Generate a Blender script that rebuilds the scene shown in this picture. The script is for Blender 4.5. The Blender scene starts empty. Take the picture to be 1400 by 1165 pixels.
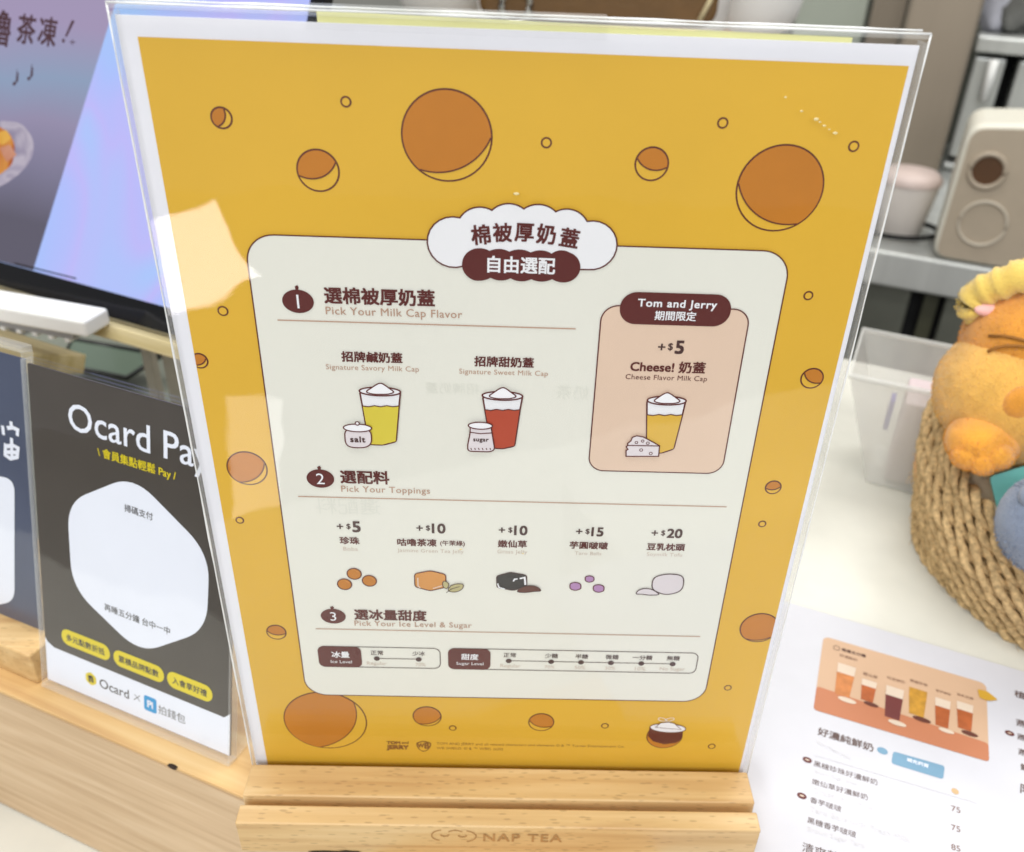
import bpy, bmesh, math, random
from mathutils import Vector, Matrix
random.seed(7)
R = math.radians
sc = bpy.context.scene
COL = sc.collection

# ------------------------------------------------------------------ camera (all plans below are in millimetres)
CAM = Vector((-2.5323, -248.2926, 317.7842))
B = ((0.9992729989524756, -0.026581704692560545, -0.02732922501943736),
     (-0.009482571327388452, 0.5210198149008366, -0.8534919058325736),
     (0.0369263375593428, 0.853130567648549, 0.5203889700388723))
F, CX, CY = 1222.0, 728.0, 582.5
cd = bpy.data.cameras.new('camera')
cam = bpy.data.objects.new('camera', cd); COL.objects.link(cam)
m4 = Matrix(((B[0][0], B[0][1], B[0][2], CAM.x * .001), (B[1][0], B[1][1], B[1][2], CAM.y * .001),
             (B[2][0], B[2][1], B[2][2], CAM.z * .001), (0, 0, 0, 1)))
# columns of B hold camera right / up / back
cam.matrix_world = Matrix(((0.9992729989524756, -0.0265817, -0.0273292, CAM.x * .001),
                           (-0.00948257, 0.5210198, -0.8534919, CAM.y * .001),
                           (0.03692634, 0.8531306, 0.5203890, CAM.z * .001), (0, 0, 0, 1)))
cd.sensor_width = 36; cd.lens = 36 * F / 1400; cd.shift_x = (700 - CX) / 1400
cd.clip_start = .01; cd.clip_end = 60
cd.dof.use_dof = True; cd.dof.focus_distance = .295; cd.dof.aperture_fstop = 13.5
sc.camera = cam

# ------------------------------------------------------------------ world, lamps, exposure
w = bpy.data.worlds.new('World'); sc.world = w; w.use_nodes = True
w.node_tree.nodes['Background'].inputs[0].default_value = (.93, .95, 1, 1)
w.node_tree.nodes['Background'].inputs[1].default_value = .27
sc.view_settings.view_transform = 'Standard'; sc.view_settings.look = 'None'
sc.view_settings.exposure = 0; sc.view_settings.gamma = 1
sc.cycles.use_denoising = True
sc.cycles.max_bounces = 10; sc.cycles.transparent_max_bounces = 24
sc.cycles.caustics_refractive = False; sc.cycles.caustics_reflective = False
def lamp(name, loc, target, sx, sy, power, color=(1, 1, 1), roll=0):
    l = bpy.data.lights.new(name, 'AREA'); l.shape = 'RECTANGLE'; l.size = sx; l.size_y = sy; l.energy = power; l.color = color
    o = bpy.data.objects.new(name, l); COL.objects.link(o); o.location = loc
    d = Vector(target) - Vector(loc)
    o.rotation_euler = (d.to_track_quat('-Z', 'Y').to_matrix() @ Matrix.Rotation(R(roll), 3, 'Z')).to_euler()
    return o
lamp('ceiling_lamp', (-.1, -.45, 1.75), (0, -.2, 0), 1.5, .4, 18.5, (1, .985, .95))
lamp('ceiling_lamp', (.2, .75, 1.75), (.2, .7, 0), 1.6, .5, 15, (1, .985, .95))
lamp('ceiling_lamp', (1.3, 1.3, 1.8), (1.2, 1.2, 0), 1.4, .5, 23, (1, .985, .96))
lamp('ceiling_lamp', (-1.2, .6, 1.7), (-1, .6, 0), 1.2, .5, 15, (1, .985, .95))
lamp('front_fill_lamp', (-.3, -2.6, 1.5), (0, 0, .15), 3.2, 1.7, 65, (.96, .98, 1))  # unseen fill lamp added behind the camera to light the upright sign
lamp('glare_patch_lamp', (-.665, -1.5, -.37), (-.08, 0, .2), .23, .19, 1.4, (1, .93, .95), 18)  # unseen lamp added so its reflection makes a glare patch on the acrylic
lamp('glare_patch_lamp', (-.60, -1.5, -.93), (-.08, 0, .12), .13, .42, .6, (1, .95, .92), -6)  # second added lamp, for the lower glare patch

# ------------------------------------------------------------------ helpers
def ray(x, y):
    c = Vector(((x - CX) / F, -(y - CY) / F, -1))
    return cam.matrix_world.to_3x3() @ c
def at_z(x, y, z):
    d = ray(x, y); return CAM + d * ((z - CAM.z) / d.z)
class Plane:
    """A flat thing standing in the room: origin, across direction, up direction (mm)."""
    def __init__(s, O, U, V):
        s.O = Vector(O); s.U = Vector(U).normalized(); s.V = Vector(V).normalized(); s.N = s.U.cross(s.V)
    def px(s, x, y):
        d = ray(x, y); t = (s.O - CAM).dot(s.N) / d.dot(s.N); p = CAM + d * t - s.O
        return Vector((p.dot(s.U), p.dot(s.V)))
    def at(s, uv, n=0):
        return s.O + s.U * uv[0] + s.V * uv[1] + s.N * n

def tag(o, label, cat, group=None):
    o['label'] = label; o['category'] = cat
    if group: o['group'] = group
    return o
def thing(name, label, cat, loc, group=None):
    o = bpy.data.objects.new(name, None); COL.objects.link(o); o.location = Vector(loc) * .001
    o.empty_display_size = .02
    return tag(o, label, cat, group)
def link(name, me, parent=None):
    o = bpy.data.objects.new(name, me); COL.objects.link(o)
    if parent is not None:
        o.parent = parent
        if parent.type == 'EMPTY': o.matrix_parent_inverse = Matrix.Translation(-parent.location)
    return o
def struct(o): o['kind'] = 'structure'; return o

class MB:
    """collects geometry in millimetres, several materials, one mesh object"""
    def __init__(s): s.v = []; s.f = []; s.m = []; s.mats = []; s.smooth = []
    def mi(s, mat):
        if mat not in s.mats: s.mats.append(mat)
        return s.mats.index(mat)
    def add(s, vs, fs, mat, smooth=False):
        o = len(s.v); s.v += [tuple(p) for p in vs]; k = s.mi(mat)
        for f in fs: s.f.append([i + o for i in f]); s.m.append(k); s.smooth.append(smooth)
        return s
    def box(s, c, size, mat, yaw=0, axes=None):
        c = Vector(c); h = Vector(size) * .5
        ax = axes or [Vector((math.cos(yaw), math.sin(yaw), 0)), Vector((-math.sin(yaw), math.cos(yaw), 0)), Vector((0, 0, 1))]
        vs = [c + ax[0] * h.x * i + ax[1] * h.y * j + ax[2] * h.z * k for i in (-1, 1) for j in (-1, 1) for k in (-1, 1)]
        return s.add(vs, [(0, 1, 3, 2), (4, 6, 7, 5), (0, 4, 5, 1), (2, 3, 7, 6), (0, 2, 6, 4), (1, 5, 7, 3)], mat)
    def extrude(s, pts, vec, mat, smooth=False):
        n = len(pts); vec = Vector(vec); a = [Vector(p) for p in pts]
        return s.add(a + [p + vec for p in a], [list(range(n))[::-1], list(range(n, 2 * n))] + [(i, (i + 1) % n, (i + 1) % n + n, i + n) for i in range(n)], mat, smooth)
    def tube(s, pts, r, mat, seg=8, closed=False, caps=True):
        pts = [Vector(p) for p in pts]; n = len(pts); vs = []
        for i, p in enumerate(pts):
            t = (pts[(i + 1) % n] - pts[i - 1]) if closed else (pts[min(i + 1, n - 1)] - pts[max(i - 1, 0)])
            t.normalize(); u = t.cross(Vector((0, 0, 1)))
            if u.length < .05: u = t.cross(Vector((1, 0, 0)))
            u.normalize(); w_ = t.cross(u); rr = r[i] if isinstance(r, (list, tuple)) else r
            vs += [p + (u * math.cos(a) + w_ * math.sin(a)) * rr for a in [2 * math.pi * k / seg for k in range(seg)]]
        fs = []
        for i in range(n if closed else n - 1):
            j = (i + 1) % n
            fs += [(i * seg + k, i * seg + (k + 1) % seg, j * seg + (k + 1) % seg, j * seg + k) for k in range(seg)]
        if caps and not closed: fs += [list(range(seg))[::-1], list(range((n - 1) * seg, n * seg))]
        return s.add(vs, fs, mat, True)
    def lathe(s, prof, c, mat, seg=48):
        c = Vector(c); vs = []; n = len(prof)
        for r, z in prof: vs += [c + Vector((r * math.cos(2 * math.pi * k / seg), r * math.sin(2 * math.pi * k / seg), z)) for k in range(seg)]
        fs = [(i * seg + k, i * seg + (k + 1) % seg, (i + 1) * seg + (k + 1) % seg, (i + 1) * seg + k) for i in range(n - 1) for k in range(seg)]
        return s.add(vs, fs, mat, True)
    def ball(s, c, r, mat, seg=32, rings=20, rot=None, bump=0, freq=1.0):
        c = Vector(c); vs = []; r = Vector(r) if not isinstance(r, (int, float)) else Vector((r, r, r))
        from mathutils import noise
        for i in range(rings + 1):
            th = math.pi * i / rings
            for k in range(seg):
                ph = 2 * math.pi * k / seg
                d = Vector((math.sin(th) * math.cos(ph), math.sin(th) * math.sin(ph), math.cos(th)))
                q = Vector((d.x * r.x, d.y * r.y, d.z * r.z))
                if bump: q *= 1 + bump * noise.noise(d * freq + c * .01)
                if rot: q = rot @ q
                vs.append(c + q)
        fs = [(i * seg + k, (i + 1) * seg + k, (i + 1) * seg + (k + 1) % seg, i * seg + (k + 1) % seg) for i in range(rings) for k in range(seg)]
        return s.add(vs, fs, mat, True)
    def fuzz(s, c, r, mat, n, length=1.5, width=.32, lo=-1):
        c = Vector(c)
        for _ in range(n):
            z = random.uniform(lo, 1); a = random.uniform(0, 2 * math.pi); q = math.sqrt(1 - z * z); d = Vector((q * math.cos(a), q * math.sin(a), z))
            p = c + Vector((d.x * r[0], d.y * r[1], d.z * r[2])); nn = Vector((d.x / r[0], d.y / r[1], d.z / r[2])).normalized()
            t = nn.cross(Vector((random.random() - .5, random.random() - .5, random.random() - .5))).normalized()
            tip = p + nn * length * random.uniform(.6, 1.2) + t.cross(nn) * random.uniform(-.6, .6) * length + Vector((0, 0, -.4))
            s.add([p - t * width, p + t * width, tip], [(0, 1, 2)], mat, True)
        return s
    def build(s, name, parent=None, bevel=0, weld=False, subdiv=0):
        me = bpy.data.meshes.new(name)
        me.from_pydata([(x * .001, y * .001, z * .001) for x, y, z in s.v], [], s.f)
        for m in s.mats: me.materials.append(m)
        me.polygons.foreach_set('material_index', s.m); me.polygons.foreach_set('use_smooth', s.smooth)
        if weld or not any(s.smooth):
            bm = bmesh.new(); bm.from_mesh(me)
            if weld: bmesh.ops.remove_doubles(bm, verts=bm.verts, dist=1e-6)
            bmesh.ops.recalc_face_normals(bm, faces=bm.faces); bm.to_mesh(me); bm.free()
        me.update()
        o = link(name, me, parent)
        if bevel:
            b = o.modifiers.new('bevel', 'BEVEL'); b.width = bevel * .001; b.segments = 3; b.limit_method = 'ANGLE'; b.angle_limit = R(40)
        if subdiv:
            b = o.modifiers.new('sub', 'SUBSURF'); b.levels = b.render_levels = subdiv
        return o

# ------------------------------------------------------------------ materials
def lin(r, g, b):
    f = lambda c: (c / 255) / 12.92 if c / 255 <= .04045 else ((c / 255 + .055) / 1.055) ** 2.4
    return (f(r), f(g), f(b), 1)
MATS = {}
def mat(name, rgb, rough=.5, metal=0, var=.06, scale=60, spec=.5, bump=0, bscale=400, emit=0, sheen=0, trans=0, alpha=1, stretch=None, sss=0, coat=0):
    if name in MATS: return MATS[name]
    m = bpy.data.materials.new(name); MATS[name] = m; m.use_nodes = True
    nt = m.node_tree; p = nt.nodes['Principled BSDF']; c = rgb if len(rgb) == 4 else (*rgb, 1)
    tc = nt.nodes.new('ShaderNodeTexCoord'); mp = nt.nodes.new('ShaderNodeMapping'); nt.links.new(tc.outputs['Object'], mp.inputs[0])
    if stretch: mp.inputs['Scale'].default_value = stretch
    if var:
        n = nt.nodes.new('ShaderNodeTexNoise'); n.inputs['Scale'].default_value = scale; n.inputs['Detail'].default_value = 4
        nt.links.new(mp.outputs[0], n.inputs['Vector'])
        rp = nt.nodes.new('ShaderNodeValToRGB'); nt.links.new(n.outputs['Fac'], rp.inputs[0])
        e = rp.color_ramp.elements; e[0].position = .3; e[1].position = .7
        e[0].color = tuple(min(1, x * (1 - var)) for x in c[:3]) + (1,); e[1].color = tuple(min(1, x * (1 + var)) for x in c[:3]) + (1,)
        nt.links.new(rp.outputs[0], p.inputs['Base Color'])
        if emit: nt.links.new(rp.outputs[0], p.inputs['Emission Color'])
    else: p.inputs['Base Color'].default_value = c
    p.inputs['Roughness'].default_value = rough; p.inputs['Metallic'].default_value = metal
    p.inputs['Specular IOR Level'].default_value = spec; p.inputs['Coat Weight'].default_value = coat
    p.inputs['Transmission Weight'].default_value = trans; p.inputs['Alpha'].default_value = alpha
    p.inputs['Sheen Weight'].default_value = sheen
    if sss: p.inputs['Subsurface Weight'].default_value = sss; p.inputs['Subsurface Radius'].default_value = (.004, .002, .001)
    if emit: p.inputs['Emission Strength'].default_value = emit
    if bump:
        n2 = nt.nodes.new('ShaderNodeTexNoise'); n2.inputs['Scale'].default_value = bscale; n2.inputs['Detail'].default_value = 5
        nt.links.new(mp.outputs[0], n2.inputs['Vector']); b = nt.nodes.new('ShaderNodeBump'); b.inputs['Strength'].default_value = bump
        b.inputs['Distance'].default_value = .001
        nt.links.new(n2.outputs['Fac'], b.inputs['Height']); nt.links.new(b.outputs[0], p.inputs['Normal'])
    return m
def wood(name, base, dark, light, yaw=0, grain=1.0, flecks=True):
    m = bpy.data.materials.new(name); m.use_nodes = True; nt = m.node_tree; p = nt.nodes['Principled BSDF']
    N = nt.nodes.new; L = nt.links.new
    tc = N('ShaderNodeTexCoord')
    def mapped(sx, sy, sz):
        r0 = N('ShaderNodeMapping'); r0.inputs['Rotation'].default_value = (0, 0, -yaw); L(tc.outputs['Object'], r0.inputs[0])
        q = N('ShaderNodeMapping'); q.inputs['Scale'].default_value = (sx, sy, sz); L(r0.outputs[0], q.inputs[0]); return q
    a = N('ShaderNodeTexNoise'); a.inputs['Scale'].default_value = 1; a.inputs['Detail'].default_value = 6; a.inputs['Distortion'].default_value = .6
    L(mapped(9 * grain, 170 * grain, 170 * grain).outputs[0], a.inputs['Vector'])
    r = N('ShaderNodeValToRGB'); L(a.outputs['Fac'], r.inputs[0]); e = r.color_ramp.elements
    e[0].position = .3; e[0].color = dark; e[1].position = .68; e[1].color = light
    k = e.new(.5); k.color = base
    src = r.outputs[0]
    c = N('ShaderNodeTexNoise'); c.inputs['Scale'].default_value = 1; c.inputs['Detail'].default_value = 2
    L(mapped(8, 25, 25).outputs[0], c.inputs['Vector'])
    mx = N('ShaderNodeMix'); mx.data_type = 'RGBA'; mx.blend_type = 'MULTIPLY'; mx.inputs['Factor'].default_value = .35
    L(src, mx.inputs['A']); rr = N('ShaderNodeValToRGB'); rr.color_ramp.elements[0].position = .3; rr.color_ramp.elements[0].color = (.7, .66, .6, 1)
    rr.color_ramp.elements[1].position = .65; L(c.outputs['Fac'], rr.inputs[0]); L(rr.outputs[0], mx.inputs['B']); src = mx.outputs['Result']
    if flecks:
        v = N('ShaderNodeTexVoronoi'); v.inputs['Scale'].default_value = 1; v.inputs['Randomness'].default_value = 1
        L(mapped(150, 620, 620).outputs[0], v.inputs['Vector'])
        fr = N('ShaderNodeValToRGB'); fr.color_ramp.elements[0].position = .16; fr.color_ramp.elements[0].color = (1, 1, 1, 1)
        fr.color_ramp.elements[1].position = .30; fr.color_ramp.elements[1].color = (0, 0, 0, 1); L(v.outputs['Distance'], fr.inputs[0])
        ml = N('ShaderNodeMath'); ml.operation = 'MULTIPLY'; ml.inputs[1].default_value = .5; L(fr.outputs[0], ml.inputs[0])
        m2 = N('ShaderNodeMix'); m2.data_type = 'RGBA'; L(ml.outputs[0], m2.inputs['Factor']); L(src, m2.inputs['A'])
        m2.inputs['B'].default_value = tuple(x * .62 for x in dark[:3]) + (1,); src = m2.outputs['Result']
    L(src, p.inputs['Base Color']); p.inputs['Roughness'].default_value = .42
    b = N('ShaderNodeBump'); b.inputs['Strength'].default_value = .15; b.inputs['Distance'].default_value = .0006
    L(a.outputs['Fac'], b.inputs['Height']); L(b.outputs[0], p.inputs['Normal'])
    return m
def clear_plastic(name, tint=(1, 1, 1), gain=.62, rough=.015):
    """thin acrylic pane: lets light straight through, mirrors by Fresnel"""
    m = bpy.data.materials.new(name); m.use_nodes = True; nt = m.node_tree; nt.nodes.remove(nt.nodes['Principled BSDF'])
    N = nt.nodes.new; L = nt.links.new
    t = N('ShaderNodeBsdfTransparent'); t.inputs[0].default_value = (*tint, 1); g = N('ShaderNodeBsdfGlossy'); g.inputs['Roughness'].default_value = rough
    f = N('ShaderNodeFresnel'); f.inputs[0].default_value = 1.49; mu = N('ShaderNodeMath'); mu.operation = 'MULTIPLY'; mu.inputs[1].default_value = gain
    tc = N('ShaderNodeTexCoord'); n = N('ShaderNodeTexNoise'); n.inputs['Scale'].default_value = 22; n.inputs['Detail'].default_value = 1.5
    L(tc.outputs['Object'], n.inputs['Vector']); b = N('ShaderNodeBump'); b.inputs['Strength'].default_value = .30; b.inputs['Distance'].default_value = .0016
    L(n.outputs['Fac'], b.inputs['Height']); L(b.outputs[0], g.inputs['Normal'])
    ge = N('ShaderNodeNewGeometry'); io = N('ShaderNodeMapRange'); io.inputs['To Min'].default_value = 1.49; io.inputs['To Max'].default_value = 1 / 1.49
    L(ge.outputs['Backfacing'], io.inputs['Value']); L(io.outputs[0], f.inputs[0])   # same Fresnel on both faces of the thin pane
    mx = N('ShaderNodeMixShader'); L(f.outputs[0], mu.inputs[0]); L(mu.outputs[0], mx.inputs[0]); L(t.outputs[0], mx.inputs[1]); L(g.outputs[0], mx.inputs[2])
    L(mx.outputs[0], nt.nodes['Material Output'].inputs[0]); return m
def glass(name, col=(.97, .99, .98), rough=.03):
    m = bpy.data.materials.new(name); m.use_nodes = True; p = m.node_tree.nodes['Principled BSDF']
    p.inputs['Base Color'].default_value = (*col, 1); p.inputs['Transmission Weight'].default_value = 1; p.inputs['IOR'].default_value = 1.49
    p.inputs['Roughness'].default_value = rough; return m

PANE = clear_plastic('clear_acrylic'); RIM = mat('acrylic_edge', (.86, .88, .86), .12, var=.04, scale=40, spec=.6, alpha=.14)
GLINT = mat('edge_highlight', (.9, .91, .9), .12, var=.05, scale=60, spec=.8, alpha=.8)  # near-white colour painted as a highlight on the acrylic edges
BEECH = wood('beech', lin(214, 179, 124), lin(197, 157, 104), lin(224, 193, 142))
paper = mat('white_paper', lin(236, 236, 242), .6, var=.015)
yellow = mat('yellow_ink', lin(224, 176, 48), .5, var=.05, scale=9)
orange = mat('orange_ink', lin(194, 120, 22), .5, var=.04)
brown = mat('brown_ink', lin(90, 26, 22), .5, var=.05)
lineink = mat('outline_ink', lin(98, 42, 26), .5, var=.04)
cream = mat('cream_ink', lin(233, 232, 220), .5, var=.012, scale=20)
white = mat('white_ink', lin(240, 240, 242), .5, var=.01)
tan = mat('tan_ink', lin(186, 150, 128), .5, var=.04)
pale = mat('pale_tan_ink', lin(205, 190, 176), .5, var=.04)
blush = mat('blush_ink', lin(228, 200, 176), .5, var=.015)
dark = mat('dark_ink', lin(70, 40, 38), .5, var=.05)
black = mat('black_ink', lin(38, 34, 34), .5, var=.05)
lime = mat('lime_ink', lin(218, 200, 62), .5, var=.02)
red = mat('red_ink', lin(182, 70, 42), .5, var=.03)
gold = mat('gold_ink', lin(222, 178, 62), .5, var=.02)
lilac = mat('grey_ink', lin(222, 214, 216), .5, var=.02)
purple = mat('purple_ink', lin(176, 132, 178), .5, var=.03)
leafink = mat('leaf_ink', lin(188, 178, 126), .5, var=.04)
amber = mat('amber_ink', lin(212, 146, 72), .5, var=.05)
choc = mat('choc_ink', lin(92, 44, 30), .5, var=.05)

# ------------------------------------------------------------------ printing on flat things
FC = bpy.data.curves.new('type', 'FONT'); FO = bpy.data.objects.new('type', FC); COL.objects.link(FO)
FC.resolution_u = 3
def glyphs(body, bold=0, spacing=1.0):
    FC.body = body; FC.space_character = spacing
    bpy.context.view_layer.update()
    ev = FO.evaluated_get(bpy.context.evaluated_depsgraph_get()); me = ev.to_mesh()
    vs = [(v.co.x, v.co.y) for v in me.vertices]; fs = [list(p.vertices) for p in me.polygons]
    ev.to_mesh_clear(); return vs, fs
LAY = .07
def V2(p): return Vector((p[0], p[1]))
def circle(c, r, n=48, ry=None, rot=0, a0=0, a1=2 * math.pi):
    ry = r if ry is None else ry; out = []
    full = abs(a1 - a0 - 2 * math.pi) < 1e-6
    for k in range(n if full else n + 1):
        a = a0 + (a1 - a0) * k / n; x, y = r * math.cos(a), ry * math.sin(a)
        out.append(Vector((c[0] + x * math.cos(rot) - y * math.sin(rot), c[1] + x * math.sin(rot) + y * math.cos(rot))))
    return out
def arc3(a, b, c, n=14):
    """points on the circle through a, b, c from a to c"""
    ax, ay, bx, by, cx, cy = *a, *b, *c
    d = 2 * (ax * (by - cy) + bx * (cy - ay) + cx * (ay - by))
    if abs(d) < 1e-9: return [V2(a), V2(c)]
    ux = ((ax * ax + ay * ay) * (by - cy) + (bx * bx + by * by) * (cy - ay) + (cx * cx + cy * cy) * (ay - by)) / d
    uy = ((ax * ax + ay * ay) * (cx - bx) + (bx * bx + by * by) * (ax - cx) + (cx * cx + cy * cy) * (bx - ax)) / d
    r = math.hypot(ax - ux, ay - uy); t0 = math.atan2(ay - uy, ax - ux); tb = math.atan2(by - uy, bx - ux); t1 = math.atan2(cy - uy, cx - ux)
    ccw = (tb - t0) % (2 * math.pi) < (t1 - t0) % (2 * math.pi)
    s = (t1 - t0) % (2 * math.pi) if ccw else -((t0 - t1) % (2 * math.pi))
    return [Vector((ux + r * math.cos(t0 + s * k / n), uy + r * math.sin(t0 + s * k / n))) for k in range(n + 1)]
def rrect(u0, v0, u1, v1, r, n=10):
    out = []
    for cx, cy, a in ((u1 - r, v1 - r, 0), (u0 + r, v1 - r, 90), (u0 + r, v0 + r, 180), (u1 - r, v0 + r, 270)):
        out += [Vector((cx + r * math.cos(R(a + 90 * k / n)), cy + r * math.sin(R(a + 90 * k / n)))) for k in range(n + 1)]
    return out
def rounded(pts, r, n=6):
    """polygon with rounded corners"""
    out = []; N_ = len(pts)
    for i in range(N_):
        p, a, b = V2(pts[i]), V2(pts[i - 1]), V2(pts[(i + 1) % N_])
        da, db = (a - p), (b - p); ra = min(r, da.length * .48); rb = min(r, db.length * .48)
        q0 = p + da.normalized() * ra; q1 = p + db.normalized() * rb
        for k in range(n + 1):
            t = k / n; out.append(q0 * (1 - t) ** 2 + p * 2 * t * (1 - t) + q1 * t * t)
    return out
def clip(pts, u, keep_right):
    out = []; N_ = len(pts)
    ins = (lambda p: p[0] >= u) if keep_right else (lambda p: p[0] <= u)
    for i in range(N_):
        a, b = pts[i - 1], pts[i]
        if ins(a) != ins(b):
            t = (u - a[0]) / (b[0] - a[0]); out.append(a + (b - a) * t)
        if ins(b): out.append(b)
    return out
class Print(MB):
    def __init__(s, plane, base=0): super().__init__(); s.p = plane; s.base = base
    def px(s, x, y): return s.p.px(x, y)
    def pl(s, pts): return [s.px(*q) for q in pts]
    def z(s, layer): return (s.base + layer) * LAY
    def poly(s, pts, m, layer):
        if len(pts) < 3: return s
        ar = sum(pts[i - 1][0] * pts[i][1] - pts[i][0] * pts[i - 1][1] for i in range(len(pts)))
        if ar < 0: pts = pts[::-1]
        return s.add([s.p.at(q, s.z(layer)) for q in pts], [list(range(len(pts)))], m)
    def line(s, pts, wd, m, layer, closed=False):
        pts = [V2(q) for q in pts]; n = len(pts); L_, R_ = [], []
        for i in range(n):
            a = pts[i - 1] if (i or closed) else pts[i]; b = pts[(i + 1) % n] if (i < n - 1 or closed) else pts[i]
            d1 = (pts[i] - a); d2 = (b - pts[i])
            d1 = d1.normalized() if d1.length > 1e-9 else d2.normalized(); d2 = d2.normalized() if d2.length > 1e-9 else d1
            t = (d1 + d2); t = t.normalized() if t.length > 1e-6 else d1
            nn = Vector((-t.y, t.x)); k = min(1.6, 1 / max(.5, nn.dot(Vector((-d1.y, d1.x)))))
            L_.append(pts[i] + nn * wd * .5 * k); R_.append(pts[i] - nn * wd * .5 * k)
        vs = [s.p.at(q, s.z(layer)) for q in L_ + R_]
        return s.add(vs, [(n + i, n + (i + 1) % n, (i + 1) % n, i) for i in range(n if closed else n - 1)], m)
    def shape(s, pts, fill, stroke, layer, wd=.35):
        s.poly(pts, fill, layer); return s.line(pts, wd, stroke, layer + 1, True)
    def put(s, vs, fs, A, e, sx, sy, x0, ym, m, layer):
        nrm = Vector((-e.y, e.x))
        return s.add([s.p.at(A + e * (x - x0) * sx + nrm * (y - ym) * sy, s.z(layer)) for x, y in vs], fs, m)
    def text(s, body, x0, x1, y0, y1, m, layer, bold=0, hs=1.0, spacing=1.0, snap=True):
        """lettering whose middle line runs between two surveyed points"""
        A, B_ = s.px(x0, y0), s.px(x1, y1)
        if snap: A.y = B_.y = (A.y + B_.y) / 2
        return s.text_uv(body, A, B_, m, layer, bold, hs, spacing)
    def text_uv(s, body, A, B_, m, layer, bold=0, hs=1.0, spacing=1.0):
        vs, fs = glyphs(body, 0, spacing)
        xs = [q[0] for q in vs]; ys = [q[1] for q in vs]; e = B_ - A; k = e.length / (max(xs) - min(xs)); e.normalize()
        nrm = Vector((-e.y, e.x)); d = k * bold * 1.25
        if d > .012:      # heavier weight: four overprints a hair apart
            for i, (a, b) in enumerate(((-1, -1), (1, -1), (1, 1), (-1, 1))):
                s.put(vs, fs, A + e * d * a + nrm * d * b, e, k, k * hs, min(xs), (min(ys) + max(ys)) / 2, m, layer + .22 * i)
            return s
        return s.put(vs, fs, A, e, k, k * hs, min(xs), (min(ys) + max(ys)) / 2, m, layer)

# ------------------------------------------------------------------ directions of the counter (turned about 24 degrees to the sign)
YAW = R(-24.3)
DA = Vector((math.cos(YAW), math.sin(YAW), 0)); DB = Vector((-math.sin(YAW), math.cos(YAW), 0))
UP = Vector((0, 0, 1))
exec_order = None

# ================================================================== SETTING
floor_m = mat('floor_tile', lin(120, 116, 108), .4, var=.12, scale=4)
f = MB(); f.add([(-5000, -4000, -990), (5000, -4000, -990), (5000, 5000, -990), (-5000, 5000, -990)], [(0, 1, 2, 3)], floor_m)
struct(f.build('floor'))
wallm = mat('wall_paint', lin(176, 176, 168), .6, var=.04, scale=3)
f = MB(); f.box(Vector((700, 2700, 600)), (6000, 80, 3200), wallm, YAW)
tag(f.build('back_wall'), 'plain pale grey wall far behind the steel worktops', 'wall')

# lower counter, raised white counter on the right, wooden ledge
def marble(name):
    m = mat(name, lin(210, 209, 199), .22, var=.12, scale=11, spec=.4)
    return m
WHITE = marble('white_stone')
lower = MB(); lower.box(Vector((-250, 60, -148)) + DA * 200, (1400, 700, 40), WHITE, YAW)
tag(lower.build('low_counter', bevel=1), 'low white stone counter in front of the wooden ledge, bottom left', 'counter')
E0 = Vector((-240, 51, -20)); EY = R(-23.25)
EA = Vector((math.cos(EY), math.sin(EY), 0)); EB = Vector((-math.sin(EY), math.cos(EY), 0))
LEDGE = wood('pale_ash', lin(206, 176, 138), lin(192, 160, 122), lin(216, 188, 152), yaw=EY, grain=1.2, flecks=False)
LW = 366 + 240
led = MB(); c = E0 + EA * (LW / 2 - 240) + EB * 45 - UP * 53.6
led.box(c - UP * 1.2, (LW, 90, 104.8), LEDGE, EY)
lt = MB(); lt.box(c + UP * 52.7 + EB * .2, (LW + .4, 90.8, 2.2), wood('lit_ledge_wood', lin(218, 180, 122), lin(202, 160, 104), lin(226, 194, 140), yaw=EY, grain=.8, flecks=False), EY)  # thin skin: the top face's lit, yellower tone put into the colour
ledge = tag(led.build('wooden_ledge', bevel=1.2), 'long pale wooden ledge under the card stands', 'ledge')
ch = MB(); cp = at_z(237, 1046.5, -19.6)
ch.add([cp + EA * (3.2 * math.cos(a) * random.uniform(.7, 1.1)) + UP * (1.2 * math.sin(a) - .4) - EB * .9 for a in [k * .7 for k in range(9)]] , [list(range(9))], mat('chip_dark', lin(52, 36, 26), .9))
ch.add([cp + EA * (2.6 * math.cos(a)) + EB * (.8 * math.sin(a) - .2) + UP * .0 for a in [k * .7 for k in range(9)]], [list(range(9))], MATS['chip_dark'])
o = ch.build('chip', ledge); lt.build('lit_top_skin', ledge, bevel=.6)
# raised counter: starts right of the ledge
S0 = E0 + EA * (LW - 240 + 1.5); 
slab = MB(); q0 = Vector((S0.x, S0.y, -20.6))
pts = [q0 - EB * 160, q0 + EB * 160]
back = Vector((286, 430, -20.6))
p3 = back - DA * 140
pts = [q0 - EB * 160, q0 + EB * 120, p3, back + DA * 900, back + DA * 900 - DB * 760]
slab.extrude([Vector((p.x, p.y, -20.6)) for p in pts], (0, 0, -105), WHITE)
tag(slab.build('raised_counter', bevel=1.5), 'raised white stone counter under the basket and paper menu', 'counter')

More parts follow.
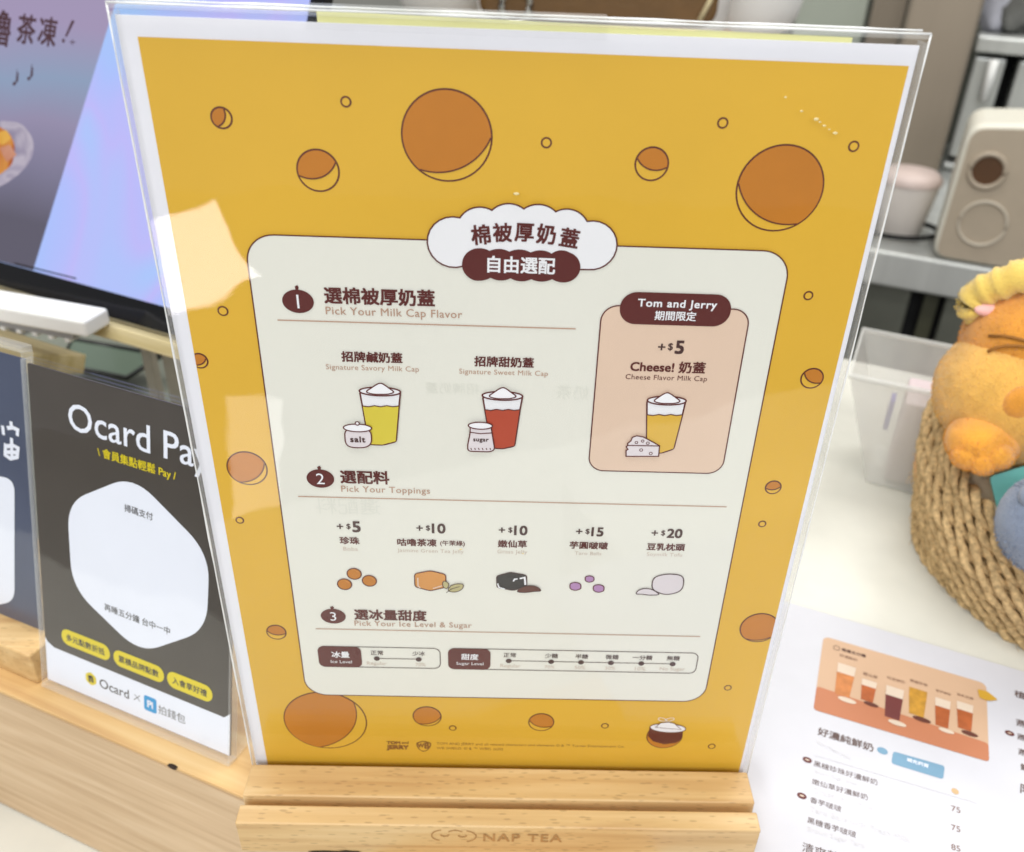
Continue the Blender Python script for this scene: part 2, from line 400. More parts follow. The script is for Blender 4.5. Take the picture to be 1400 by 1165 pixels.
# ================================================================== THE BIG SIGN
sign = thing('menu_stand', 'clear acrylic menu stand slotted in a beech block, largest stand, holding the yellow drink menu', 'sign stand', (0, -2, -20))
base = MB()
prof = [(25, -20), (25, 0), (3.4, 0), (3.4, -12), (-3, -12), (-3, 0), (-17.9, 0), (-18.3, -7), (-21.2, -7), (-21.7, -.5), (-29.8, -1), (-29.2, -20)]
base.extrude([(-105.3, y, z) for y, z in prof], (207.6, 0, 0), BEECH)
bo = base.build('wooden_base', sign, bevel=.7)
burn = mat('burnt_mark', lin(178, 134, 82), .7, var=.15, scale=300)
fp = Plane((0, -29.55, -10), (1, 0, 0), (0, -.03, 1))
en = Print(fp, 2)
en.text('NAP TEA', 661, 768, 1143.5, 1147, burn, 1, .012, 1.0, 1.15)
for k in range(2):
    cx_ = fp.px(606 + k * 29, 1142 + k)
    en.line(circle(cx_, 4.6, 16, 3.6, 0, R(100 if k == 0 else -80), R(250 if k == 0 else 80)), .5, burn, 1)
    en.line(circle(cx_ + Vector((.6 - k * 1.4, .6)), 1.6, 10, 1.1, 0, R(180), R(360)), .6, burn, 1)
en.line([fp.px(613, 1137), fp.px(622, 1134.5), fp.px(632, 1137)], .45, burn, 1)
en.build('burnt_lettering', bo)
scuff = MB(); 
for (x, wd, hh) in ((-70, 9, 1.0), (-62, 6, 1.6), (-76, 3, .7)):
    scuff.add([(x + wd * math.cos(a) * random.uniform(.6, 1), -29.62 + (.02 * wd), -19.2 + hh * math.sin(a) * random.uniform(.5, 1)) for a in [k * .63 for k in range(10)]], [list(range(10))], MATS['chip_dark'])
scuff.build('scuff_mark', bo)
pane = MB(); pane.box((-1.3, -1.9, 137.6), (206.6, 1.6, 298.2), PANE); pane.build('front_pane', sign)
pane = MB(); pane.box((-1.3, 2.2, 137.6), (206.6, 1.4, 298.2), PANE); pane.build('back_pane', sign)
rim = MB(); rim.box((-1.3, .15, 287.6), (207.4, 6.0, 1.5), RIM); rim.build('top_edge', sign, bevel=.5)
for sx in (-1, 1):
    rim = MB(); rim.box((-1.3 + sx * 103.5, .15, 138), (.8, 5.6, 296), RIM); rim.build('side_edge', sign, bevel=.4)
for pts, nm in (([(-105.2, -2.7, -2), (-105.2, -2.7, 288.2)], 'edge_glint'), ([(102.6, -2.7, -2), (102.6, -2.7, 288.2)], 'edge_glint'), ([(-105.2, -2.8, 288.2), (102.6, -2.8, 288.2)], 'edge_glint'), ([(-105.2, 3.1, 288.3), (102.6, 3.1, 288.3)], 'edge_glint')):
    gl_ = MB(); gl_.tube([Vector(pts[0]) + (Vector(pts[1]) - Vector(pts[0])) * t + Vector((random.uniform(-.04, .04), 0, random.uniform(-.04, .04))) for t in [k / 24 for k in range(25)]], [.30 + .14 * math.sin(k * 1.7) * math.sin(k * .45) for k in range(25)], GLINT, 8); gl_.build(nm, sign)  # added pale tubes stand in for bright highlights on the edges
tape = MB(); tape.box((-18, .1, 288.9), (76, 6.6, .5), RIM); tape.box((-18, -3.15, 286.4), (76, .25, 5.2), PANE); tape.build('clear_tape', sign)

FPn = Plane((0, -2.75, 0), (1, 0, 0), (0, 0, 1)); gmat = mat('pale_speck', lin(226, 208, 150), .3, var=.05, spec=.7)
for x, y, r_ in ((1074, 133, .35), (1096, 152, .4), (1116, 163, .55), (1121, 167, .35), (1127, 172, .45), (1134, 177, .3), (1142, 182, .6), (706, 265, .6), (630, 751, .4), (715, 757, .4)):
    gm = MB(); gm.ball(FPn.at(FPn.px(x, y), 0), (r_ * random.uniform(.8, 1.5), .10, r_ * random.uniform(.4, .8)), gmat, 10, 6); gm.build('pane_speck', sign)  # small flattened pale specks on the front pane
# ---- the printed sheet
SH = Plane((0, 0, 0), (1, 0, 0), (0, 0, 1))
sheet = thing('menu_sheet', 'yellow printed drink menu sheet with cheese holes and cream panel, inside the tall acrylic stand', 'menu', (0, 0, 0))
pp = MB(); pp.box((-1.6, .35, 138), (206.4, .5, 294), paper); pp.build('paper', sheet)
bk = MB(); bk.add([(-52, 1.0, -5), (88, 1.0, -5), (84, 1.0, 286.2), (-54, 1.0, 287.6)], [(0, 1, 2, 3)], mat('pale_yellow_paper', lin(248, 246, 176), .6, var=.02)); bk.add([(-52, 1.2, -5), (-54, 1.2, 287.6), (84, 1.2, 286.2), (88, 1.2, -5)], [(0, 1, 2, 3)], MATS['pale_yellow_paper'])
bk.build('backing_sheet', sheet)
P = Print(SH)
P.poly([Vector(q) for q in ((-100, -9), (100, -9), (100, 280), (-100, 280))], yellow, 1)
P.build('yellow_ground', sheet)

def local(x, y): return (SH.px(x + 1, y) - SH.px(x - 1, y)).length / 2
def lens(c, r, c2, r2, n=60):
    pts = [q for q in circle(c, r, 240) if (q - c2).length <= r2]
    ins = [q for q in circle(c2, r2, 240) if (q - c).length <= r]
    return pts, ins
def hole(x, y, d, ang, sh=.46, cl=None, ry=1):
    H = Print(SH); c = H.px(x, y); r = d / 2 * local(x, y); wd = .42
    f_ = lambda q: q if cl is None else clip(q, *cl)
    H.poly(f_(circle(c, r + wd * .6)), lineink, 2); H.poly(f_(circle(c, r - wd * .6)), yellow, 3)
    c2 = c + Vector((math.cos(R(ang)), math.sin(R(ang)))) * r * sh * 2.2; r2 = r * 1.35
    big = circle(c, r - wd * .6, 200); sel = [q for q in big if (q - c2).length < r2]
    # order the kept arc, then close along the inner circle
    idx = [k for k, q in enumerate(big) if (q - c2).length < r2]
    start = next((k for k in idx if (k - 1) % 200 not in idx), idx[0]); outer = []
    k = start
    while k % 200 in idx and len(outer) < 200: outer.append(big[k % 200]); k += 1
    a, b = outer[-1], outer[0]
    mid = c2 + (c - c2).normalized() * r2
    inner = arc3(a, mid, b, 20)
    H.poly(f_(outer + inner[1:-1]), orange, 4)
    if cl is None: H.line(inner, wd, lineink, 5)
    else:
        ii = [q for q in inner if (q.x >= cl[0]) == cl[1]]
        if len(ii) > 1: H.line(ii, wd, lineink, 5)
    H.build('cheese_hole', sheet)
for a in [(303, 161, 28, 155), (435, 233, 57, 110), (611, 186, 123, 115, .27), (891, 224, 45, 75), (1066, 258, 118, 60, .27),
          (338, 640, 54, 130, .30), (1110, 517, 30, 60), (1057, 666, 21, 100), (378, 864, 26, 80), (445, 985, 112, 150, .30),
          (584, 979, 38, 115, .28), (740, 987, 34, 70, .38)]: hole(*a)
hole(273, 493, 22, 120, .4, (-99.9, True)); hole(1038, 858, 52, 100, .22, (99.9, False))
for x, y, d in [(473, 139, 13), (747, 195, 13), (988, 168, 13), (1167, 200, 13), (305, 425, 13), (1105, 404, 11.5), (328, 711, 10), (1042, 716, 9.5), (619, 995, 9), (827, 992, 9), (995, 940, 9), (973, 1020, 9)]:
    H = Print(SH); c = H.px(x, y); r = d / 2 * local(x, y); H.poly(circle(c, r + .25, 24), lineink, 2); H.poly(circle(c, r - .25, 24), yellow, 3); H.build('small_ring', sheet)
# pot of milk tea near the foot
K = Print(SH)
c = K.px(908.5, 1006); r = 24 * local(908, 1006)
K.poly(circle(c, r + .25), lineink, 2); K.poly(circle(c, r - .2), orange, 3)
K.poly(K.pl([(888, 993), (934, 1000), (932, 1010), (924, 1015), (908, 1017), (893, 1013), (886, 1006)]), brown, 4)
K.shape(circle(K.px(913, 994.5), 7.4, 40, 2.6, R(-4)), white, lineink, 5, .35)
K.shape(K.pl([(896, 993), (903, 987), (914, 986), (922, 988), (931, 996)]), white, lineink, 7, .3)
for q in ((905, 982.5), (916, 982.5)): K.line(circle(K.px(*q), 1.7, 16, .9, R(20 if q[0] > 910 else -20)), .25, white, 7, True)
K.build('milk_tea_pot', sheet)

# cream panel
c0 = SH.px(341, 372); c1 = SH.px(1077, 372); c2 = SH.px(700, 953.5); c3 = SH.px(700, 331)
cp_ = Print(SH); rect = rrect(c0.x, c2.y, c1.x, c3.y, 8.5)
cp_.shape(rect, cream, brown, 6, .4)
ghost = mat('show_through_print', lin(227, 227, 215), .5, var=.03)
for body, x0, x1, y in (('招牌奶蓋', 582, 655, 529), ('選配料', 432, 520, 690), ('奶茶', 760, 805, 535)):
    vs, fs = glyphs(body); A, B_ = SH.px(x0, y), SH.px(x1, y); xs = [v[0] for v in vs]; ys = [v[1] for v in vs]; k = (B_ - A).length / (max(xs) - min(xs))
    cp_.put(vs, fs, Vector((B_.x, A.y)), Vector((1, 0)), -k, k, min(xs), (min(ys) + max(ys)) / 2, ghost, 7.5)
cp_.build('cream_panel', sheet)

# cloud title
t = Print(SH); X = lambda x: 330 + x / 2.6415; Y = lambda y: 260 + y / 2.6415
def pc(*q): return [t.px(X(x), Y(y)) for x, y in q]
def chain(*arcs):
    out = []
    for a in arcs: out += arc3(*pc(*a))[:-1]
    return out
cl = chain(((800, 272), (672, 185), (790, 97)), ((790, 97), (845, 60), (905, 70)), ((905, 70), (962, 46), (1020, 65)), ((1020, 65), (1078, 49), (1135, 75)),
           ((1135, 75), (1195, 68), (1248, 110)), ((1248, 110), (1356, 195), (1250, 284))) + pc((1250, 284))
t.shape(cl, white, brown, 9, .45)
rb = chain(((840, 322), (797, 265), (840, 209)), ((840, 209), (870, 207), (897, 216)), ((897, 216), (932, 209), (968, 219)), ((968, 219), (1007, 211), (1045, 222)), ((1045, 222), (1082, 214), (1120, 226)),
           ((1120, 226), (1155, 214), (1185, 222)), ((1185, 222), (1224, 272), (1180, 328)), ((1180, 328), (1150, 329), (1122, 318)), ((1122, 318), (1085, 327), (1047, 318)), ((1047, 318), (1010, 326), (972, 315)), ((972, 315), (935, 323), (900, 313)), ((900, 313), (870, 323), (840, 322)))
t.poly(rb, brown, 11)
for chx, x, y, ang in (('棉', 865, 158, 6), ('被', 943, 150, 2), ('厚', 1022, 150, -1), ('奶', 1101, 156, -4), ('蓋', 1185, 169, -8)):
    A = t.px(X(x - 33), Y(y)); B_ = t.px(X(x + 33), Y(y)); mid = (A + B_) / 2; h = (B_ - A).length / 2; d = Vector((math.cos(R(ang)), math.sin(R(ang))))
    t.text_uv(chx, mid - d * h, mid + d * h, brown, 11, .022, 1.06)
t.text('自由選配', X(890), X(1132), Y(264), Y(270), white, 12, .02, 1.05)
t.build('cloud_title', sheet)

def heading(num, bx, by, bw, bh, ttl, tx0, tx1, ty0, ty1, sub, sx0, sx1, sy0, sy1, ln):
    q = Print(SH); k = local(bx, by); c = q.px(bx, by); vs_ = abs(q.px(bx, by + 1).y - q.px(bx, by - 1).y) / 2
    q.poly(circle(c, bw / 2 * k, 40, bh / 2 * vs_), brown, 9)
    st = q.pl([(bx - 3, by - bh * .47), (bx - 4.5, by - bh * .64), (bx - 1, by - bh * .70), (bx + 1, by - bh * .6), (bx, by - bh * .47)])
    q.poly(st, brown, 9.5)
    vs, fs = glyphs(num); ys = [v[1] for v in vs]; xs = [v[0] for v in vs]; s_ = bh * .58 * vs_ / (max(ys) - min(ys))
    q.put(vs, fs, c - Vector(((max(xs) - min(xs)) / 2 * s_, 0)), Vector((1, 0)), s_, s_, min(xs), (max(ys) + min(ys)) / 2, white, 10.5)
    q.text(ttl, tx0, tx1, ty0, ty1, brown, 9, .022, 1.02); q.text(sub, sx0, sx1, sy0, sy1, tan, 9, .004, 1.0, 1.06)
    a, b = q.px(*ln[0]), q.px(*ln[1]); a.y = b.y = (a.y + b.y) / 2; q.line([a, b], .4, tan, 9)
    q.build('section_heading', sheet)
heading('1', 408, 411, 43, 32, '選棉被厚奶蓋', 444, 594, 402.5, 407, 'Pick Your Milk Cap Flavor', 446, 632, 426, 429.5, ((380, 436), (787, 449)))
heading('2', 438.5, 653, 37.5, 25, '選配料', 466, 532, 650.5, 652, 'Pick Your Toppings', 467, 588, 668, 671, ((408, 677.5), (993, 691.5)))
heading('3', 456, 841, 34, 20, '選冰量甜度', 485, 583, 838, 841, 'Pick Your Ice Level & Sugar', 485, 645, 851, 855, ((432, 858.5), (957, 868.5)))

def cup(q, rim_c, rx, ry, left, right, liquid, ly, peak, L=12):
    """left/right: lists of px from rim down to the foot"""
    out = q.pl(left + right[::-1]); q.shape(rounded(out, .8, 3), white, brown, L, .52)
    # liquid
    def xat(side, y):
        for (xa, ya), (xb, yb) in zip(side, side[1:]):
            if ya <= y <= yb: return xa + (xb - xa) * (y - ya) / (yb - ya)
        return side[-1][0]
    l0, r0 = xat(left, ly), xat(right, ly)
    liq = [(l0 + .6, ly)] + [(l0 + (r0 - l0) * k / 6, ly + (1 if k % 2 else -.4)) for k in range(1, 6)] + [(r0 - .6, ly)] + [(x - .6, y - .8) for x, y in right if y > ly] + [(x + .6, y - .8) for x, y in left[::-1] if y > ly]
    q.poly(q.pl(liq), liquid, L + 2); q.line(q.pl(liq[:7]), .35, brown, L + 3)
    k = local(*rim_c); c = q.px(*rim_c)
    q.shape(circle(c, rx * k, 40, ry * k * 1.12), white, brown, L + 3, .5)
    cc = q.px(rim_c[0], rim_c[1] + 1.0)
    cr = [q.px(rim_c[0] - rx * .72, rim_c[1] + .5), q.px(rim_c[0] - rx * .45, rim_c[1] - 4.5), q.px(rim_c[0] - rx * .15, rim_c[1] - peak * .85), q.px(rim_c[0] + 1, rim_c[1] - peak), q.px(rim_c[0] + rx * .22, rim_c[1] - peak * .8),
          q.px(rim_c[0] + rx * .48, rim_c[1] - 4), q.px(rim_c[0] + rx * .74, rim_c[1] + .8), q.px(rim_c[0] + rx * .4, rim_c[1] + 3.6), q.px(rim_c[0] - rx * .3, rim_c[1] + 3.6)]
    q.shape(rounded(cr, 1.2, 4), white, brown, L + 5, .4)
# drink 1: salt
q = Print(SH)
cup(q, (520, 533), 28, 6, [(492.3, 534), (496, 553), (505, 603), (508, 606)], [(548, 534), (546, 553), (542, 602), (524, 606.5)], lime, 553, 12)
q.shape(rounded(q.pl([(472, 584), (508, 585), (509, 604), (500, 609.5), (480, 609), (473, 604)]), 2, 4), lilac, brown, 18, .4)
q.shape(circle(q.px(489.7, 582), 4.55, 36, 1.45), white, brown, 20, .4); q.shape(circle(q.px(489.5, 575.5), .65, 16), white, brown, 22, .35)
q.text('salt', 480, 500, 597.2, 598.2, dark, 20, .025, 1, 1.15)
q.text('招牌鹹奶蓋', 467.5, 550, 486, 488.5, brown, 9, .022, 1.0); q.text('Signature Savory Milk Cap', 446, 573, 501, 505, tan, 9, 0, 1.0, 1.05)
q.build('drink_picture', sheet)['label'] = 'yellow drink with a salt jar'
# drink 2: sugar
q = Print(SH)
cup(q, (687, 539), 27.5, 6, [(660, 540), (663, 558), (671, 607), (676, 611)], [(714.5, 540), (711, 558), (703.5, 608), (688, 611.5)], red, 558, 12)
q.shape(rounded(q.pl([(643, 578), (671, 578), (673, 590), (676.5, 612), (670, 615), (640, 614), (639.5, 606), (643, 590)]), 1.2, 4), lilac, brown, 18, .4)
q.shape(circle(q.px(657, 579), 3.9, 36, 1.3), white, brown, 20, .4); q.line(q.pl([(643, 588), (657, 590), (672, 589)]), .35, brown, 20)
for k in range(6): q.line(q.pl([(644 + k * 5.2, 609.5), (645 + k * 5.2, 612)]), .3, brown, 20)
q.text('sugar', 647.5, 668, 599, 600, dark, 20, .02, 1, 1.1)
q.text('招牌甜奶蓋', 649, 729.5, 492.5, 495, brown, 9, .022, 1.0); q.text('Signature Sweet Milk Cap', 628, 749, 507, 511, tan, 9, 0, 1.0, 1.05)
q.build('drink_picture', sheet)['label'] = 'red drink with a sugar sack'
# option card
q = Print(SH); a = SH.px(820, 450); b = SH.px(1021, 450); tp = SH.px(920, 419); bt = SH.px(898, 644)
q.shape(rrect(a.x, bt.y, b.x, tp.y, 5.2), blush, brown, 9, .4)
a = SH.px(847, 421); b = SH.px(999, 421); tp = SH.px(923, 399.5); bt = SH.px(923, 443.5)
q.poly(rrect(a.x, bt.y, b.x, tp.y, (tp.y - bt.y) * .48), brown, 11)
q.text('Tom and Jerry', 872, 979, 413.5, 417.5, white, 12, .018, .95, 1.1); q.text('期間限定', 895, 951, 429.5, 431.5, white, 12, .015, 1.02)
q.text('+', 899.5, 909, 473, 473, dark, 11, .012); q.text('$', 913, 919.5, 473, 473, dark, 11, .01); q.text('5', 923.5, 934, 473, 474, dark, 11, .025)
q.text('Cheese! 奶蓋', 862, 963.5, 498.5, 502, brown, 11, .02, 1.0); q.text('Cheese Flavor Milk Cap', 855, 966, 514, 518, brown, 11, .002, 1.0, 1.05)
cup(q, (911, 545.5), 26.5, 6, [(884.2, 546), (884, 565), (883.5, 612), (886, 616)], [(937, 546), (932.5, 565), (920.5, 612), (904, 617.5)], gold, 565, 11.5)
ck = [(855.4, 621), (855.4, 613), (858, 611.5), (855.6, 608), (857.8, 606), (857.5, 603.5), (862, 600), (864, 595), (870, 593), (879, 594.6), (901, 606.5), (899.7, 621)]
q.shape(q.pl(ck), lilac, brown, 18, .4); q.line(q.pl([(857.8, 606), (901, 606.8)]), .35, brown, 20)
for x, y, r in ((869.5, 602, .45), (878, 600, .45), (885, 603, .5), (876, 612.3, .5), (889, 617, .5)): q.line(circle(q.px(x, y), r, 14), .22, brown, 20, True)
q.build('option_card', sheet)

# toppings
def topping(price, xs, y, name, nx, ny, eng, ex, ey, art, note=None):
    q = Print(SH); w_ = xs[1] - xs[0]
    n = len(price); k = 11.5
    q.text('+', xs[0], xs[0] + 8.5, y - .3, y - .3, dark, 9, .01); q.text('$', xs[0] + 13, xs[0] + 18.5, y, y, dark, 9, .008); q.text(price, xs[0] + 21.5, xs[1], y + .2, y + .6, dark, 9, .022)
    q.text(name, *nx, *ny, brown, 9, .02, .98); q.text(eng, *ex, *ey, pale, 9, 0, 1, 1.05)
    if note: q.text(*note, brown, 9, .012, 1)
    art(q); q.build('topping_option', sheet)
def boba(q):
    for x, y in ((484.6, 783), (471.5, 797.2), (505.4, 792.5)): q.shape(circle(q.px(x, y), 2.55, 30), orange, brown, 9, .4); q.line(circle(q.px(x, y), 1.7, 8, None, 0, R(20), R(80)), .25, amber, 11)
def jelly(q):
    X4 = lambda p: [(400 + x / 4.375, 620 + y / 4.375) for x, y in p]
    q.shape(rounded(q.pl(X4([(730, 712), (825, 694), (917, 716), (920, 792), (825, 815), (733, 790)])), 1.2, 4), amber, brown, 9, .4)
    q.line(q.pl(X4([(750, 735), (752, 785), (765, 795)])), .5, blush, 11); q.line(q.pl(X4([(840, 800), (895, 783)])), .5, blush, 11)
    q.shape(rounded(q.pl(X4([(925, 805), (900, 790), (897, 762), (912, 752), (940, 770)])), 1.2, 4), leafink, dark, 11, .3)
    q.shape(rounded(q.pl(X4([(925, 812), (945, 780), (985, 768), (1028, 772), (1015, 805), (970, 822)])), 1.6, 4), leafink, dark, 13, .3)
    q.line(q.pl(X4([(920, 822), (950, 800), (1000, 785)])), .25, dark, 15)
X5 = lambda p: [(660 + x / 4.118, 660 + y / 4.118) for x, y in p]
def grass(q):
    q.shape(rounded(q.pl(X5([(78, 518), (155, 497), (247, 514), (248, 578), (170, 600), (80, 583)])), 1, 4), black, dark, 9, .4)
    q.line(q.pl(X5([(84, 560), (92, 582), (125, 591)])), .5, white, 11); q.line(q.pl(X5([(172, 548), (180, 535), (196, 534)])), .6, white, 11); q.line(q.pl(X5([(208, 532), (236, 526), (240, 568)])), .7, white, 11)
    q.shape(rounded(q.pl(X5([(186, 606), (215, 580), (262, 567), (310, 576), (334, 602), (290, 602), (240, 610)])), 1.5, 4), choc, dark, 13, .3)
def taro(q):
    for x, y, r in ((521, 576, 31), (601, 535, 25), (652, 588, 30)):
        q.shape(rounded(q.pl(X5([(x - r, y - r * .5), (x, y - r * .75), (x + r, y - r * .45), (x + r, y + r * .5), (x - r * .1, y + r * .8), (x - r, y + r * .45)])), .9, 4), purple, brown, 9, .4)
def tofu(q):
    q.shape(rounded(q.pl(X5([(955, 532), (1000, 512), (1060, 506), (1115, 514), (1132, 535), (1125, 590), (1090, 615), (1020, 625), (950, 595)])), 2.2, 5), lilac, dark, 9, .42)
    q.shape(rounded(q.pl(X5([(858, 620), (872, 598), (905, 586), (950, 590), (1000, 622), (940, 626), (890, 618)])), 1.6, 4), lilac, dark, 11, .4)
topping('5', (461, 492.5), 718.5, '珍珠', (465, 491.5), (737, 738.2), 'Boba', (469.7, 489.5), (748.5, 749.5), boba)
topping('10', (569.6, 608.7), 720.8, '咕嚕茶凍', (543.5, 596.8), (739.6, 741), 'Jasmine Green Tea Jelly', (543.5, 634), (751, 754), jelly, ('(午茉綠)', 602, 635.5, 741.3, 742.2))
topping('10', (682, 720.7), 723.5, '嫩仙草', (681, 720.2), (741.5, 743), 'Grass Jelly', (680, 720.7), (753, 754.5), grass)
topping('15', (787.5, 824.5), 725.4, '芋圓啵啵', (779, 830.6), (743.5, 745), 'Taro Balls', (785.8, 822), (754.5, 756), taro)
topping('20', (890.7, 932.2), 727.6, '豆乳枕頭', (884.6, 935.8), (745.7, 747.2), 'Soymilk Tofu', (884, 932), (756.6, 758.4), tofu)

def level(u0, u1, yt, yb, xs, block, t1, t2, pts):
    q = Print(SH); a = SH.px(u0, (yt[0] + yb[0]) / 2); b = SH.px(u1, (yt[1] + yb[1]) / 2); xm = (u0 + u1) / 2
    top = SH.px(xm, sum(yt) / 2).y; bot = SH.px(xm, sum(yb) / 2).y
    q.line(rrect(a.x, bot, b.x, top, 2.6), .32, dark, 9, True)
    e = SH.px(block, sum(yb) / 2 - 10).x
    q.poly(rrect(a.x - .15, bot - .15, e, top + .15, 2.6), brown, 10)
    vs = lambda f_: bot + (top - bot) * f_
    def tx(body, x0, x1, f_, m, L, bold=0, hs=1, sp=1):
        ym = sum(yt) / 2 * f_ + sum(yb) / 2 * (1 - f_)
        A = Vector((SH.px(x0, ym).x, vs(f_))); B_ = Vector((SH.px(x1, ym).x, vs(f_))); q.text_uv(body, A, B_, m, L, bold, hs, sp)
    tx(t1[0], t1[1], t1[2], .62, white, 11, .02); tx(t2[0], t2[1], t2[2], .27, white, 11, .006, 1, 1.05)
    last = None
    for cn, x0, x1, dx, en_, ex0, ex1 in pts:
        tx(cn, x0, x1, .73, dark, 9, .008); c = Vector((SH.px(dx, (sum(yt) + sum(yb)) / 4).x, vs(.45)))
        q.poly(circle(c, 1.15, 20), dark, 10.5)
        if last is not None: q.line([last, c], .3, dark, 9)
        last = c; tx(en_, ex0, ex1, .18, pale, 9)
    q.build('level_scale', sheet)
level(436, 602, (881, 886), (909, 913), None, 495, ('冰量', 454, 478), ('Ice Level', 453, 481.5),
      [('正常', 507, 524, 515.4, 'Regular', 502, 529), ('少冰', 564, 581, 572.6, '70%', 568, 582)])
level(613.3, 952.6, (885.3, 891), (913.2, 918.8), None, 670.5, ('甜度', 631, 654), ('Sugar Level', 624, 661),
      [('正常', 688.4, 705.4, 695.5, 'Regular', 684, 711.7), ('少糖', 745, 762.7, 753.5, '70%', 744.5, 758), ('半糖', 786.8, 804, 794.3, '50%', 785.5, 800), ('微糖', 828, 845.8, 835.3, '30%', 827, 841),
       ('一分糖', 865, 892, 876.9, '10%', 868, 882.4), ('無糖', 912, 929.5, 920, 'No Sugar', 902, 936.3)])
# small print and marks at the foot
q = Print(SH); ink = mat('foot_ink', lin(132, 84, 30), .5, var=.08)
q.text('TOM', 529, 547, 1014.5, 1015.5, ink, 2, .05, .9); q.text('and', 549.5, 558.5, 1014.5, 1015.5, ink, 2, .03, .9); q.text('JERRY', 529, 558.5, 1021.6, 1022.6, ink, 2, .05, 1)
shd = [(569, 1015), (574, 1013.5), (579, 1012.3), (584.5, 1013.7), (590, 1015.6), (589, 1021), (585, 1025.5), (579, 1028), (573, 1025), (569.5, 1020)]
q.poly(rounded(q.pl(shd), 1.0, 3), ink, 2); cc = q.px(579.3, 1019.6)
q.poly([cc + (v - cc) * .82 for v in rounded(q.pl(shd), 1.0, 3)], yellow, 3)
q.text('W', 571, 579.6, 1018.6, 1018.6, ink, 4, .04, 1.5); q.text('B', 580.8, 586.6, 1018.8, 1018.8, ink, 4, .04, 1.3)
q.text('TOM AND JERRY and all related characters and elements © & ™ Turner Entertainment Co.', 597, 854, 1017, 1020.4, ink, 2, 0, 1.0)
q.text('WB SHIELD: © & ™ WBEI. (s20)', 597, 687.5, 1023, 1024, ink, 2, 0, 1.0)
q.build('small_print', sheet)

# ================================================================== PAY CARD STAND
D1 = EA.copy(); D1 = Vector((.9183, -.3959, 0)); NB = Vector((.3959, .9183, 0)); LEAN = R(13)
CUP = (UP * math.cos(LEAN) + NB * math.sin(LEAN)).normalized()
O1 = at_z(66, 936, -20)
PC = Plane(O1 + UP * 2.5, D1, CUP)
pay = thing('card_stand', 'small clear acrylic stand with a flat foot around the dark grey payment card', 'card stand', O1)
def axes_of(pl): return [pl.U, -pl.N, pl.V]
q = MB(); q.box(PC.at((54, 80), 1.5), (109, 1.5, 162), PANE, axes=axes_of(PC)); q.build('front_pane', pay)
q = MB(); q.box(PC.at((54, 80), -2.2), (109, 1.4, 162), PANE, axes=axes_of(PC)); q.build('back_pane', pay)
q = MB(); q.box(PC.at((54, -1), 0), (110, 5.4, 2), RIM, axes=axes_of(PC))
foot = [PC.at((-.5, -1.2), -2), PC.at((-.5, 1.2), -2)]
q.box(PC.at((54, -1.5), 0) + NB * 24, (110, 46, 2), RIM, axes=[D1, NB, UP]); q.build('foot', pay, bevel=.5)
for sx in (-.3, 108.3):
    q = MB(); q.box(PC.at((sx, 80), -.3), (.9, 4.8, 161), RIM, axes=axes_of(PC)); q.build('side_edge', pay)
card = thing('payment_card', 'dark grey payment card with a white hexagon and yellow buttons', 'card', PC.at((54, 0)))
q = MB(); q.box(PC.at((54, 80), -.6), (106.4, .8, 157.2), mat('charcoal_print', lin(72, 66, 60), .35, var=.06, scale=30), axes=axes_of(PC)); q.build('card_paper', card)
grey = mat('charcoal_print', lin(72, 66, 60), .35, var=.06, scale=30)
white2 = mat('card_white', lin(236, 240, 250), .4, var=.01)
yel2 = mat('card_yellow', lin(224, 204, 30), .4, var=.02)
q = Print(PC); q.poly([Vector((.7, 1.5)), Vector((107.2, 1.5)), Vector((107.2, 45)), Vector((.7, 45))], mat('card_white', lin(236, 240, 250), .4, var=.01), .5); q.build('white_ground', card)
q = Print(PC)
bl = PC.px(66, 872); blk = PC.px(74, 885); br = PC.px(290, 975); brr = PC.px(302, 979)
q.poly([Vector((.7, 158.4)), Vector((107.2, 158.4)), Vector((107.2, brr.y + 3)), Vector((104, brr.y)), Vector((6, blk.y)), Vector((2, blk.y + 2)), Vector((.7, bl.y))], grey, 1)
q.build('charcoal_ground', card)
q = Print(PC)
hexp = [(172, 654), (196, 660), (268, 737), (284, 775), (281, 845), (266, 868), (200, 888), (176, 880), (108, 808), (95, 780), (93, 703), (105, 684)]
q.poly(rounded(q.pl([(182, 650), (287, 757), (283, 862), (192, 893), (99, 803), (92, 686)]), 13, 8), white2, 3)
q.text('掃碼支付', 170.7, 209.6, 693.5, 706.5, grey, 4, .004); q.text('再睡五分鐘 台中一中', 143.5, 233, 831.5, 860.5, grey, 4, .004)
q.build('white_hexagon', card)
q = Print(PC)
q.text('Ocard Pay', 94.5, 287, 574.5, 631, white2, 3, .005, 1.0); q.text('\\ 會員集點輕鬆 Pay /', 134, 241, 617.5, 652, yel2, 3, .012, 1)
q.build('card_lettering', card)
for cxp, cyp, wpx, tx_ in ((117.3, 881, 66, '多元點數折抵'), (189.8, 910.5, 69, '累積品牌點數'), (259.6, 938.5, 62, '入會享好禮')):
    q = Print(PC); c = q.px(cxp, cyp); hw = (q.px(cxp + wpx / 2, cyp + wpx * .2) - q.px(cxp - wpx / 2, cyp - wpx * .2)).x / 2
    q.poly(rrect(c.x - hw, c.y - 4.2, c.x + hw, c.y + 4.2, 4.1), yel2, 3)
    q.text_uv(tx_, c - Vector((hw - 3, 0)), c + Vector((hw - 3, 0)), grey, 4, .012, 1); q.build('yellow_button', card)
q = Print(PC); c = q.px(124.5, 928); q.poly(rounded(circle(c, 3.7, 6, None, R(30)), 1, 4), yel2, 1); q.text_uv('n', c - Vector((1.1, .1)), c + Vector((1.1, .1)), black, 2, .05, 1.1)
